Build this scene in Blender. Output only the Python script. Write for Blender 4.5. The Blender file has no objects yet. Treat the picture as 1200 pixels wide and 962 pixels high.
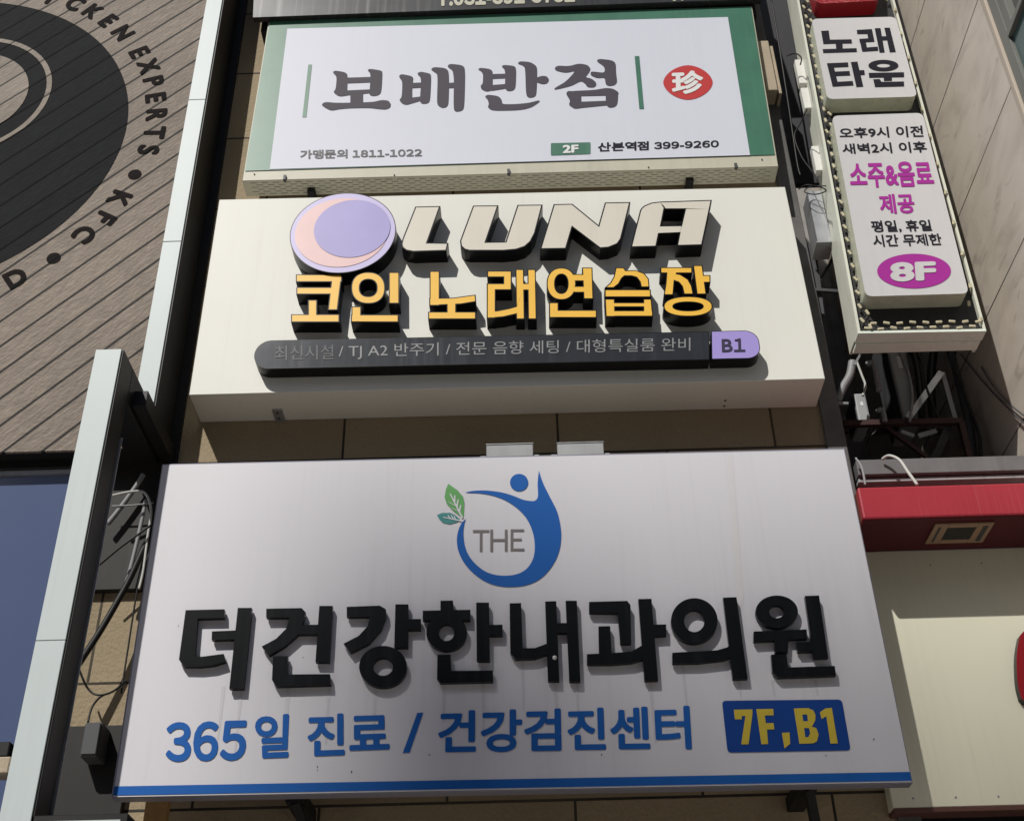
import bpy, bmesh, math, random
from mathutils import Vector, Matrix
from mathutils.geometry import delaunay_2d_cdt
random.seed(7)
R = math.radians
SC = bpy.context.scene
COL = SC.collection

# ------------------------------------------------------------------ camera
EYE = Vector((0, 0, 1.6)); FOC = 1454.0; CX, CY = 600.0, 481.0
_z = Vector((-50, -2181, FOC)).normalized()               # world up, in camera axes (x right, y down, z forward)
_y = Vector((40, 969, FOC)); _y = (_y - _z * _y.dot(_z)).normalized()
_x = _y.cross(_z)
cam_d = bpy.data.cameras.new('camera'); cam = bpy.data.objects.new('camera', cam_d); COL.objects.link(cam)
cam_d.sensor_fit = 'HORIZONTAL'; cam_d.sensor_width = 36; cam_d.lens = 36 * FOC / 1200
cam_d.clip_start = .05; cam_d.clip_end = 2000
cam.matrix_world = Matrix(((_x.x, -_x.y, -_x.z, EYE.x), (_y.x, -_y.y, -_y.z, EYE.y), (_z.x, -_z.y, -_z.z, EYE.z), (0, 0, 0, 1)))
SC.camera = cam

# ------------------------------------------------------------------ world, sun, exposure
SUN = Vector((.52, 1.0, -1.11)).normalized()              # the way the light travels
w = bpy.data.worlds.new("World"); SC.world = w; w.use_nodes = True
nt = w.node_tree; bg = nt.nodes['Background']; sky = nt.nodes.new('ShaderNodeTexSky')
sky.sky_type = 'NISHITA'; sky.sun_disc = False
sky.sun_elevation = math.asin(-SUN.z); sky.sun_rotation = math.atan2(-SUN.x, -SUN.y) % (2 * math.pi)
sky.air_density = 1.0; sky.dust_density = 1.0
nt.links.new(sky.outputs[0], bg.inputs[0]); bg.inputs[1].default_value = .05
sd = bpy.data.lights.new('sun', 'SUN'); sd.energy = 4.0; sd.angle = R(.7); sd.color = (1, .968, .90)
so = bpy.data.objects.new('sun', sd); COL.objects.link(so); so.location = (-6, -8, 14)
so.rotation_euler = SUN.to_track_quat('-Z', 'Y').to_euler()
SC.view_settings.view_transform = 'Standard'; SC.view_settings.look = 'None'
SC.view_settings.exposure = 0.0; SC.view_settings.gamma = 1.0

# ------------------------------------------------------------------ helpers: measuring
def ray(px, py):
    d = Vector((px - CX, py - CY, FOC)); return Vector((_x.dot(d), _y.dot(d), _z.dot(d)))
def P(px, py, Y):                                         # point of the facade-parallel plane at distance Y
    d = ray(px, py); return EYE + d * (Y / d.y)
def PX(px, py, X):
    d = ray(px, py); return EYE + d * (X / d.x)
def PZ(px, py, Z):
    d = ray(px, py); return EYE + d * ((Z - EYE.z) / d.z)
def G(ox, oy, s, pts): return [(ox + a / s, oy + b / s) for a, b in pts]

# ------------------------------------------------------------------ helpers: materials
def lin(c):
    if isinstance(c, str):
        c = [int(c[i:i + 2], 16) / 255 for i in (0, 2, 4)]
        c = [v / 12.92 if v <= .04045 else ((v + .055) / 1.055) ** 2.4 for v in c]
    return (c[0], c[1], c[2], 1)
def mat(name, col, rough=.55, metal=0, mottle=0, mscale=6, streak=0, speck=0, bump=0, bscale=60, spec=.3, coat=0, streak_col=(.06, .05, .045), sscale=14):
    m = bpy.data.materials.new(name); m.use_nodes = True; t = m.node_tree; b = t.nodes['Principled BSDF']
    b.inputs['Roughness'].default_value = rough; b.inputs['Metallic'].default_value = metal
    b.inputs['Specular IOR Level'].default_value = spec; b.inputs['Coat Weight'].default_value = coat; b.inputs['Coat Roughness'].default_value = .08
    N = t.nodes.new; L = t.links.new
    tc = N('ShaderNodeTexCoord'); rgb = N('ShaderNodeRGB'); rgb.outputs[0].default_value = lin(col); cur = rgb.outputs[0]
    def mixin(fac_sock, amount, colour=None, mode='MIX'):
        nonlocal cur
        mx = N('ShaderNodeMix'); mx.data_type = 'RGBA'; mx.blend_type = mode
        mu = N('ShaderNodeMath'); mu.operation = 'MULTIPLY'; mu.inputs[1].default_value = amount; mu.use_clamp = True
        L(fac_sock, mu.inputs[0]); L(mu.outputs[0], mx.inputs[0]); L(cur, mx.inputs[6]); mx.inputs[7].default_value = (*colour, 1); cur = mx.outputs[2]
    def noise(scale, detail=4, vec=None, lo=.35, hi=.7):
        n = N('ShaderNodeTexNoise'); n.inputs['Scale'].default_value = scale; n.inputs['Detail'].default_value = detail
        L(vec or tc.outputs['Object'], n.inputs['Vector'])
        r = N('ShaderNodeMapRange'); r.inputs[1].default_value = lo; r.inputs[2].default_value = hi; L(n.outputs[0], r.inputs[0]); return r.outputs[0]
    if mottle: mixin(noise(mscale), mottle, tuple(v * .45 for v in lin(col)[:3]))
    if streak:
        mp = N('ShaderNodeMapping'); mp.inputs['Scale'].default_value = (sscale, sscale, .35); L(tc.outputs['Object'], mp.inputs[0])
        mk = N('ShaderNodeMath'); mk.operation = 'MULTIPLY'; L(noise(1.6, 5, mp.outputs[0], .5, .78), mk.inputs[0]); L(noise(.9, 3, None, .4, .62), mk.inputs[1])
        mixin(mk.outputs[0], streak * 1.5, streak_col)
    if speck: mixin(noise(160, 2, None, .62, .75), speck, (.05, .045, .04))
    L(cur, b.inputs['Base Color'])
    if bump:
        n = N('ShaderNodeTexNoise'); n.inputs['Scale'].default_value = bscale; n.inputs['Detail'].default_value = 6; L(tc.outputs['Object'], n.inputs['Vector'])
        bp = N('ShaderNodeBump'); bp.inputs['Strength'].default_value = bump; bp.inputs['Distance'].default_value = .01; L(n.outputs[0], bp.inputs['Height']); L(bp.outputs[0], b.inputs['Normal'])
    return m
def masonry(name, col, joint, w_, h_, gap, axes, rot=0, off=(0, 0), vein=None, rough=.8, bump=.4, bscale=45, tone=.25, grain=0, stagger=.5, joint_amt=1.0, speck=.25, spec=.3):
    """slabs or boards laid in courses; axes picks which object axes run along and across the courses"""
    m = bpy.data.materials.new(name); m.use_nodes = True; t = m.node_tree; b = t.nodes['Principled BSDF']; N = t.nodes.new; L = t.links.new
    b.inputs['Roughness'].default_value = rough; b.inputs['Specular IOR Level'].default_value = spec
    tc = N('ShaderNodeTexCoord'); sx = N('ShaderNodeSeparateXYZ'); cx = N('ShaderNodeCombineXYZ'); L(tc.outputs['Object'], sx.inputs[0])
    for i, a in enumerate(axes): L(sx.outputs[a], cx.inputs[i])
    mp = N('ShaderNodeMapping'); mp.vector_type = 'TEXTURE'; mp.inputs['Rotation'].default_value = (0, 0, rot); mp.inputs['Location'].default_value = (off[0], off[1], 0); L(cx.outputs[0], mp.inputs[0])
    br = N('ShaderNodeTexBrick'); br.offset = stagger; br.inputs['Scale'].default_value = 1; br.inputs['Mortar Size'].default_value = gap; br.inputs['Mortar Smooth'].default_value = .1
    br.inputs['Brick Width'].default_value = w_; br.inputs['Row Height'].default_value = h_
    c = lin(col); br.inputs['Color1'].default_value = c; br.inputs['Color2'].default_value = tuple(v * (1 - tone) for v in c[:3]) + (1,); br.inputs['Mortar'].default_value = tuple(c[i] * (1 - joint_amt) + joint[i] * joint_amt for i in range(3)) + (1,)
    L(mp.outputs[0], br.inputs['Vector']); cur = br.outputs['Color']
    def mul(fac, amt, colour):
        nonlocal cur
        mx = N('ShaderNodeMix'); mx.data_type = 'RGBA'; mu = N('ShaderNodeMath'); mu.operation = 'MULTIPLY'; mu.inputs[1].default_value = amt; mu.use_clamp = True
        L(fac, mu.inputs[0]); L(mu.outputs[0], mx.inputs[0]); L(cur, mx.inputs[6]); mx.inputs[7].default_value = (*colour, 1); cur = mx.outputs[2]
    def nz(vec, scale, detail, lo, hi, dist=0):
        n = N('ShaderNodeTexNoise'); n.inputs['Scale'].default_value = scale; n.inputs['Detail'].default_value = detail; n.inputs['Distortion'].default_value = dist; L(vec, n.inputs['Vector'])
        r = N('ShaderNodeMapRange'); r.inputs[1].default_value = lo; r.inputs[2].default_value = hi; L(n.outputs[0], r.inputs[0]); return r.outputs[0]
    hgt = br.outputs['Fac']
    if grain:
        g = N('ShaderNodeMapping'); g.inputs['Scale'].default_value = (2.6, 34, 1); L(mp.outputs[0], g.inputs[0])
        mul(nz(g.outputs[0], 3.0, 8, .42, .66, .6), grain, tuple(v * 1.75 for v in c[:3]))
        g2 = N('ShaderNodeMapping'); g2.inputs['Scale'].default_value = (2.0, 70, 1); g2.inputs['Location'].default_value = (3, 7, 0); L(mp.outputs[0], g2.inputs[0])
        mul(nz(g2.outputs[0], 3.0, 6, .5, .72, .4), grain * .8, tuple(v * .45 for v in c[:3]))
    if vein:
        v_ = N('ShaderNodeMapping'); v_.inputs['Rotation'].default_value = (0, 0, R(vein[3])); v_.inputs['Scale'].default_value = (1, 2.3, 1); L(cx.outputs[0], v_.inputs[0])
        mul(nz(v_.outputs[0], 1.0, 10, .46, .74, 1.6), .6, vein[0]); mul(nz(v_.outputs[0], .6, 8, .5, .78, 1.2), .5, vein[1]); mul(nz(v_.outputs[0], 2.6, 9, .60, .70, 1.5), .4, vein[2])
    mul(nz(tc.outputs['Object'], 1.1, 5, .45, .75), .3, tuple(v * .55 for v in c[:3]))
    if speck: mul(nz(tc.outputs['Object'], 140, 2, .55, .75), speck, tuple(v * .3 for v in c[:3]))
    if grain: mul(br.outputs['Fac'], 1.0, joint)
    L(cur, b.inputs['Base Color'])
    n = N('ShaderNodeTexNoise'); n.inputs['Scale'].default_value = bscale; n.inputs['Detail'].default_value = 5; L(tc.outputs['Object'], n.inputs['Vector'])
    su = N('ShaderNodeMath'); su.operation = 'MULTIPLY_ADD'; su.inputs[1].default_value = -1.5; L(hgt, su.inputs[0]); L(n.outputs[0], su.inputs[2])
    bp = N('ShaderNodeBump'); bp.inputs['Strength'].default_value = bump; bp.inputs['Distance'].default_value = .008; L(su.outputs[0], bp.inputs['Height']); L(bp.outputs[0], b.inputs['Normal'])
    return m

M = {}
M['granite'] = masonry('tan granite slabs', (.36, .285, .185), (.03, .026, .022), 1.55, .82, .009, (0, 2), off=(.25, .52), bump=.8, bscale=38, speck=.45, tone=.18)
M['planks'] = masonry('weathered timber boards', (.235, .192, .158), (.010, .008, .007), 26, .2, .0105, (0, 2), rot=R(45.5), off=(.1, .06), bump=.9, grain=.62, tone=.3, rough=.7, speck=0)
M['planks_black'] = masonry('black stain on timber', (.017, .018, .02), (.003, .003, .003), 26, .2, .009, (0, 2), rot=R(45.5), off=(.1, .06), bump=.5, grain=.45, tone=.3, rough=.85, speck=0, spec=.12)
M['planks_brown'] = masonry('dark brown stain on timber', (.013, .010, .010), (.004, .006, .006), 26, .2, .009, (0, 2), rot=R(45.5), off=(.1, .06), bump=.4, grain=.3, tone=.2, rough=.85, speck=0, spec=.1)
M['planks_pale'] = masonry('pale bare timber', (.24, .20, .165), (.018, .015, .013), 26, .2, .009, (0, 2), rot=R(45.5), off=(.1, .06), bump=.5, grain=.6, tone=.3, rough=.7, speck=0)
M['marble'] = masonry('grey brown veined stone', (.64, .575, .50), (.02, .018, .016), 40, 1.0, .007, (1, 2), off=(.9, .36), vein=((.36, .30, .25), (.76, .70, .62), (.28, .23, .19), 62), bump=.1, bscale=25, rough=.42, tone=.1, stagger=.5, speck=.08)
M['white_plate'] = mat('white coated plate', (.505, .56, .57), .45, mottle=.05, mscale=2, streak=.05)
M['black_plate'] = mat('black coated plate', (.013, .0125, .0125), .5, spec=.3, mottle=.3, mscale=4)
M['black'] = mat('matt black', (.012, .012, .013), .6)
M['charcoal'] = mat('charcoal metal', (.05, .05, .056), .5, mottle=.2, streak=.15)
M['dark_sign'] = mat('dark grey aluminium', (.055, .055, .058), .32, metal=.55, mottle=.35, mscale=3, streak=.35, streak_col=(.16, .16, .16))
M['grey_metal'] = mat('grey painted metal', (.16, .16, .165), .5, mottle=.3, streak=.35)
M['grey_light'] = mat('light grey sheet metal', (.36, .37, .38), .5, mottle=.25, streak=.25)
M['galv'] = mat('galvanised steel', (.4, .41, .43), .42, metal=.6, mottle=.4, mscale=14)
M['concrete'] = mat('grey render', (.13, .125, .122), .85, mottle=.4, streak=.3, bump=.4)
M['flex_white'] = mat('white flex sheet', (.62, .635, .725), .5, mottle=.04, mscale=1.0, bump=.06, bscale=2.5, streak=.03)
M['flex_green'] = mat('green print on flex', (.055, .175, .115), .38, mottle=.25, mscale=5, streak=.12, streak_col=(.2, .34, .28), coat=.25)
M['flex_grey'] = mat('grey violet print', (.06, .052, .07), .6, spec=.2, mottle=.12)
M['ink'] = mat('dark ink', (.017, .016, .024), .6, spec=.1)
M['ink_soft'] = mat('grey ink', (.09, .085, .095), .5)
M['white_ink'] = mat('white ink', (.72, .72, .72), .5)
M['seal_red'] = mat('red ink', (.5, .03, .03), .5, mottle=.15)
M['cream_trim'] = mat('cream aluminium trim', (.52, .50, .40), .45, mottle=.12, streak=.1)
M['luna_board'] = mat('cream painted board', (.735, .73, .68), .5, mottle=.05, mscale=1.2, bump=.05, bscale=1.6, streak=.07, streak_col=(.4, .36, .28))
M['luna_face'] = mat('silver letter face', (.66, .62, .54), .4, mottle=.06, mscale=2, streak=.05)
M['gold'] = mat('golden yellow acrylic', (.86, .50, .06), .4, mottle=.07, mscale=5)
M['black_gloss'] = mat('black letter return', (.006, .006, .007), .3, spec=.2)
M['strip_dark'] = mat('dark brushed bar', (.042, .045, .052), .22, metal=.35, mottle=.4, mscale=6, streak=.3, streak_col=(.13, .135, .15))
M['lavender'] = mat('lavender acrylic', (.36, .29, .66), .4)
M['lavender_pale'] = mat('pale lavender print', (.53, .48, .75), .4)
M['disc_purple'] = mat('violet print', (.35, .31, .62), .4, mottle=.15, mscale=3)
M['disc_pink'] = mat('pink print', (.74, .50, .50), .4, mottle=.1, mscale=5)
M['dark_purple'] = mat('dark violet ink', (.03, .024, .06), .5)
M['etched'] = mat('etched pale lettering', (.24, .24, .25), .45)
M['etched_worn'] = mat('worn pale lettering', (.068, .072, .08), .45)
M['clinic_white'] = mat('white enamel sheet', (.65, .638, .685), .45, mottle=.05, mscale=.8, bump=.04, bscale=1.4, streak=.06, streak_col=(.2, .16, .15), coat=.1)
M['clinic_edge'] = mat('violet grey edge', (.25, .245, .3), .45)
M['clinic_letter'] = mat('black acrylic letter', (.007, .008, .0095), .28, spec=.15, mottle=.2, mscale=7, streak=.2, streak_col=(.035, .037, .04))
M['clinic_blue'] = mat('mid blue print', (.012, .11, .41), .6, spec=.15, mottle=.1)
M['tag_blue'] = mat('deep blue print', (.008, .055, .27), .6, spec=.15, mottle=.1)
M['tag_yellow'] = mat('yellow print', (.62, .47, .05), .5, mottle=.15, mscale=12)
M['logo_green'] = mat('leaf green print', (.11, .36, .10), .45, mottle=.25, mscale=14)
M['logo_teal'] = mat('teal print', (.04, .24, .24), .45, mottle=.2, mscale=14)
M['logo_grey'] = mat('warm grey print', (.17, .15, .15), .5)
M['stain'] = mat('thin rain stain', (.585, .57, .61), .5, mottle=.12, mscale=9)
M['stain_tan'] = mat('thin tan stain', (.638, .62, .645), .5, mottle=.06, mscale=9)
M['grime'] = mat('dark grime spot', (.09, .08, .075), .8)
M['blade_frame'] = mat('pale green grey sheet', (.68, .69, .60), .5, mottle=.15, mscale=5, streak=.2)
M['lightbox'] = mat('light box acrylic', (.585, .575, .585), .35, mottle=.04, streak=.06)
M['lightbox_side'] = mat('light box rim', (.52, .53, .43), .45, mottle=.25, mscale=9, streak=.25)
M['bulb'] = mat('ivory lamp module', (.58, .53, .37), .4, mottle=.25, mscale=40)
M['board_grey'] = mat('dark grey backing sheet', (.035, .035, .037), .6, mottle=.3, streak=.3)
M['adapter'] = mat('white plastic case', (.72, .71, .67), .45, mottle=.1)
M['magenta'] = mat('magenta print', (.36, .028, .29), .55, spec=.15)
M['red_box'] = mat('deep red acrylic', (.30, .012, .02), .35, mottle=.15)
M['red_fascia'] = mat('red painted sheet', (.46, .04, .06), .42, mottle=.15, mscale=2, streak=.5, streak_col=(.55, .2, .2), sscale=45)
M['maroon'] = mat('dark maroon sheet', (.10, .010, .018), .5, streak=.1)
M['fixture_trim'] = mat('tan lamp trim', (.4, .26, .17), .5)
M['glass_dark'] = mat('lamp glass', (.03, .03, .028), .15)
M['ivory_panel'] = mat('ivory sign panel', (.82, .80, .645), .45, mottle=.07, mscale=1.2, streak=.07, streak_col=(.25, .2, .16))
M['brown_edge'] = mat('brown panel edge', (.12, .055, .045), .6)
M['lit_tan'] = mat('lit wall tan', (.42, .24, .09), .7, mottle=.4, mscale=20)  # sun on the wall put into the colour
M['alley_render'] = mat('grey alley render', (.30, .29, .28), .85, mottle=.4, streak=.4)
M['lip_bounce'] = mat('pale lip with bounce light', (.76, .82, .74), .5, mottle=.12, mscale=5, streak=.15)  # paler and cooler than the frame to stand for light bounced from below
M['tan_stone'] = mat('tan stone', (.42, .35, .26), .8, mottle=.25, bump=.4, speck=.3)
M['glass_blue'] = mat('tinted window glass', (.085, .115, .22), .12, mottle=.15, mscale=1, spec=.8)
M['glass_teal'] = mat('teal window glass', (.05, .095, .095), .3, spec=.2)
M['glass_black'] = mat('black window glass', (.006, .006, .006), .1)
M['win_frame'] = mat('green grey window frame', (.17, .175, .16), .45)
M['win_trim'] = mat('pale edge strip', (.5, .43, .36), .5)
M['rust_steel'] = mat('dark red steel', (.05, .022, .022), .6, mottle=.5, mscale=20)
M['cable_white'] = mat('white cable', (.5, .5, .48), .5)
M['cable_black'] = mat('black cable', (.014, .014, .014), .5)
M['cable_grey'] = mat('grey conduit', (.25, .25, .26), .5)
M['dark_box'] = mat('dark grey case', (.07, .072, .078), .5)
M['paving'] = mat('warm pale paving', (.50, .455, .41), .9, mottle=.2, bump=.3)

# ------------------------------------------------------------------ helpers: objects and shapes
def thing(name, label, cat, loc, group=None):
    o = bpy.data.objects.new(name, None); COL.objects.link(o); o.location = loc; o.empty_display_size = .2
    o['label'] = label; o['category'] = cat
    if group: o['group'] = group
    return o
def tag(o, label, cat, group=None):
    o['label'] = label; o['category'] = cat
    if group: o['group'] = group
    return o
def wloc(o):
    v = Vector(o.location)
    while o.parent is not None:
        o = o.parent; v = v + Vector(o.location)
    return v
def obj(name, bm, mats, parent=None, label=None, smooth=False):
    """link a bmesh built in world coordinates as one object; its origin is its own lowest middle point"""
    me = bpy.data.meshes.new(name)
    bmesh.ops.recalc_face_normals(bm, faces=bm.faces[:])
    bm.to_mesh(me); bm.free()
    if not isinstance(mats, (list, tuple)): mats = [mats]
    for m in mats: me.materials.append(M[m])
    o = bpy.data.objects.new(name, me); COL.objects.link(o)
    if parent is not None:
        o.parent = parent; o.matrix_parent_inverse = Matrix.Translation(-base_of(parent))
    if label: o['label'] = label
    if smooth:
        for p in me.polygons: p.use_smooth = True
    return o
def base_of(o):                                            # every empty is unrotated and top-level, every mesh sits at the world origin
    return Vector(o.location) if o.type == 'EMPTY' else Vector((0, 0, 0))
def add_box(bm, x0, x1, y0, y1, z0, z1, bev=0.0, seg=1, mi=0):
    r = bmesh.ops.create_cube(bm, size=1)
    vs = r['verts']
    for v in vs: v.co = Vector((x0 if v.co.x < 0 else x1, y0 if v.co.y < 0 else y1, z0 if v.co.z < 0 else z1))
    fs = list({f for v in vs for f in v.link_faces})
    for f in fs: f.material_index = mi
    if bev:
        es = list({e for v in vs for e in v.link_edges})
        bmesh.ops.bevel(bm, geom=es, offset=bev, segments=seg, affect='EDGES', profile=.5)
    return bm
def box(*a, **k): return add_box(bmesh.new(), *a, **k)
def add_prism(bm, pts, y0, y1, mi_front=0, mi_side=0):
    """closed outline of (x, z) points, front at y0 and back at y1"""
    f = [bm.verts.new((x, y0, z)) for x, z in pts]; b = [bm.verts.new((x, y1, z)) for x, z in pts]; n = len(pts)
    ff = bm.faces.new(f); ff.material_index = mi_front
    fb = bm.faces.new(b[::-1]); fb.material_index = mi_side
    for i in range(n):
        q = bm.faces.new((f[i], b[i], b[(i + 1) % n], f[(i + 1) % n])); q.material_index = mi_side
    return bm
def xz(px, Y): return [(p.x, p.z) for p in (P(a, b, Y) for a, b in px)]
def quad_prism(px, Y, depth, bev=.003, **k):
    bm = add_prism(bmesh.new(), xz(px, Y), Y, Y + depth, **k)
    if bev: bmesh.ops.bevel(bm, geom=bm.edges[:], offset=bev, segments=1, affect='EDGES')
    return bm
def tube(bm, pts, r, n=8, closed=False):
    pts = [Vector(p) for p in pts]; rings = []
    for i, p in enumerate(pts):
        a = pts[max(0, i - 1)]; b = pts[min(len(pts) - 1, i + 1)]; t = (b - a).normalized()
        u = t.cross(Vector((.13, .97, .21))).normalized(); v = t.cross(u)
        rings.append([bm.verts.new(p + (u * math.cos(2 * math.pi * k / n) + v * math.sin(2 * math.pi * k / n)) * r) for k in range(n)])
    for a, b in zip(rings, rings[1:]):
        for k in range(n): bm.faces.new((a[k], a[(k + 1) % n], b[(k + 1) % n], b[k]))
    bm.faces.new(rings[0][::-1]); bm.faces.new(rings[-1]); return bm
def curve_pts(pts, sub=8):
    pts = [Vector(p) for p in pts]; out = []
    for i in range(len(pts) - 1):
        p0, p1, p2, p3 = pts[max(i - 1, 0)], pts[i], pts[i + 1], pts[min(i + 2, len(pts) - 1)]
        for k in range(sub):
            t = k / sub
            out.append(.5 * ((2 * p1) + (p2 - p0) * t + (2 * p0 - 5 * p1 + 4 * p2 - p3) * t * t + (3 * p1 - p0 - 3 * p2 + p3) * t ** 3))
    out.append(pts[-1]); return out
def cable(name, px, r, m, label, cat='cable', group=None, y=None):
    """px: (x, y, distance) triples"""
    bm = tube(bmesh.new(), curve_pts([P(a, b, c) for a, b, c in px]), r, 7)
    return tag(obj(name, bm, m, smooth=True), label, cat, group)
def bar(bm, a, b, wd, ht):
    """a square bar between two world points"""
    a, b = Vector(a), Vector(b); t = (b - a).normalized(); u = t.cross(Vector((0, 1, .02))).normalized(); v = t.cross(u)
    c = [u * wd / 2 + v * ht / 2, -u * wd / 2 + v * ht / 2, -u * wd / 2 - v * ht / 2, u * wd / 2 - v * ht / 2]
    A = [bm.verts.new(a + k) for k in c]; B = [bm.verts.new(b + k) for k in c]
    for i in range(4): bm.faces.new((A[i], A[(i + 1) % 4], B[(i + 1) % 4], B[i]))
    bm.faces.new(A[::-1]); bm.faces.new(B); return bm
# flat shapes: lists of overlapping outlines in photo measure, laid on a plane and united
def stroke(pts, wd):
    """a line of (x, z) points with a width, as mitred quads"""
    out = []; pts = [Vector(p) for p in pts]
    nrm = []
    for i in range(len(pts)):
        d = []
        if i > 0: d.append((pts[i] - pts[i - 1]).normalized())
        if i < len(pts) - 1: d.append((pts[i + 1] - pts[i]).normalized())
        t = sum(d, Vector((0, 0))).normalized(); n = Vector((-t.y, t.x)); k = 1 / max(.55, n.dot(Vector((-d[0].y, d[0].x)))); nrm.append(n * k * wd / 2)
    for i in range(len(pts) - 1): out.append([pts[i] + nrm[i], pts[i + 1] + nrm[i + 1], pts[i + 1] - nrm[i + 1], pts[i] - nrm[i]])
    return [[tuple(q) for q in p] for p in out]
def ring(cx, cy, rx, ry, hx, hy, n=40, e=2.0):
    """ring outline pieces between an outer and an inner ellipse"""
    def pt(a, b, k):
        t = 2 * math.pi * k / n; c, s = math.cos(t), math.sin(t)
        return (cx + a * math.copysign(abs(c) ** (2 / e), c), cy + b * math.copysign(abs(s) ** (2 / e), s))
    return [[pt(rx, ry, k), pt(rx, ry, k + 1), pt(hx, hy, k + 1), pt(hx, hy, k)] for k in range(n)]
def oval(cx, cy, rx, ry, n=48, e=2.0):
    o = []
    for k in range(n):
        t = 2 * math.pi * k / n; c, s = math.cos(t), math.sin(t)
        o.append((cx + rx * math.copysign(abs(c) ** (2 / e), c), cy + ry * math.copysign(abs(s) ** (2 / e), s)))
    return o
def soft(pts, it=2):
    """round the corners of an outline a little (corner cutting)"""
    for _ in range(it):
        q = []
        for i in range(len(pts)):
            a, b = pts[i], pts[(i + 1) % len(pts)]
            q += [(a[0] * .8 + b[0] * .2, a[1] * .8 + b[1] * .2), (a[0] * .2 + b[0] * .8, a[1] * .2 + b[1] * .8)]
        pts = q
    return pts
def union(polys):
    """(verts, faces) of the union of overlapping outlines"""
    vs, fs = [], []
    for p in polys:
        a = sum(p[i][0] * p[(i + 1) % len(p)][1] - p[(i + 1) % len(p)][0] * p[i][1] for i in range(len(p)))
        if a < 0: p = p[::-1]
        fs.append(list(range(len(vs), len(vs) + len(p)))); vs += [Vector((q[0], q[1])) for q in p]
    v, e, f, ov, oe, of = delaunay_2d_cdt(vs, [], fs, 1, 1e-5)
    return v, [t for t, o in zip(f, of) if o]
def flat(polys, Y):
    """union of outlines, given as (x, z) on the plane Y"""
    v, f = union(polys); bm = bmesh.new(); q = [bm.verts.new((a.x, Y, a.y)) for a in v]
    for t in f:
        try: bm.faces.new([q[i] for i in t])
        except ValueError: pass
    return bm
def flatpx(polys, Y): return flat([xz(p, Y) for p in polys], Y)
def raised(polys, Y, depth, rim=0.0, mi_face=0, mi_side=1):
    """united outline as a solid letter: front at Y, back at Y + depth, the face set in by rim"""
    bm = flat(polys, Y)
    for f in bm.faces: f.material_index = mi_face
    bmesh.ops.recalc_face_normals(bm, faces=bm.faces[:])
    for f in bm.faces[:]:
        if f.normal.y > 0: f.normal_flip()
    front = bm.faces[:]
    edge = [e for e in bm.edges if len(e.link_faces) == 1]
    r = bmesh.ops.extrude_edge_only(bm, edges=edge)
    nv = [g for g in r['geom'] if isinstance(g, bmesh.types.BMVert)]
    for v in nv: v.co.y = Y + depth
    for g in r['geom']:
        if isinstance(g, bmesh.types.BMFace): g.material_index = mi_side
    be = [e for e in bm.edges if len(e.link_faces) == 1]
    if rim:
        r = bmesh.ops.inset_region(bm, faces=front, thickness=rim, use_even_offset=True, use_boundary=True)
        for f in r['faces']: f.material_index = mi_side
    return bm
def raisedpx(polys, Y, depth, **k): return raised([xz(p, Y) for p in polys], Y, depth, **k)
def text_mesh(s, offset=0.0, shear=0.0, space=1.0, spacing_word=1.0):
    c = bpy.data.curves.new('lettering', 'FONT'); c.body = s; c.offset = offset; c.shear = shear; c.space_character = space; c.space_word = spacing_word; c.resolution_u = 4
    o = bpy.data.objects.new('lettering', c); COL.objects.link(o); dg = bpy.context.evaluated_depsgraph_get(); dg.update()
    me = bpy.data.meshes.new_from_object(o.evaluated_get(dg)); bm = bmesh.new(); bm.from_mesh(me)
    bpy.data.objects.remove(o); bpy.data.meshes.remove(me); bpy.data.curves.remove(c)
    return bm
def heavy(bm, r):
    """a bolder cut of flat lettering: the outlines united with copies shifted all round"""
    nb = bmesh.new(); me = bpy.data.meshes.new('tmp'); bm.to_mesh(me); bm.free()
    for k in range(12):
        c_, s_ = r * math.cos(math.pi * k / 6), r * math.sin(math.pi * k / 6); n = len(nb.verts); nb.from_mesh(me); nb.verts.ensure_lookup_table()
        for v in nb.verts[n:]: v.co.x += c_; v.co.y += s_; v.co.z = k * .00006      # a hair apart, so no two faces share a plane
    bpy.data.meshes.remove(me); return nb
def compose(s):
    """a line set letter by letter with flagged figures"""
    nb = bmesh.new(); pen = 0
    for ch in s:
        if ch == ' ': pen += .32; continue
        bm = text_mesh(chr(ord(ch) + 0xFEE0) if ch.isdigit() else ch)
        x0 = min(v.co.x for v in bm.verts); x1 = max(v.co.x for v in bm.verts)
        if ch.isdigit():
            y0 = min(v.co.y for v in bm.verts); y1 = max(v.co.y for v in bm.verts); k = .70 / (y1 - y0)
            for v in bm.verts: v.co.x = x0 + (v.co.x - x0) * k; v.co.y = (v.co.y - y0) * k
            x1 = x0 + (x1 - x0) * k
        for v in bm.verts: v.co.x += pen - x0
        pen += x1 - x0 + .10
        me = bpy.data.meshes.new('tmp'); bm.to_mesh(me); bm.free(); nb.from_mesh(me); bpy.data.meshes.remove(me)
    return nb
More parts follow.
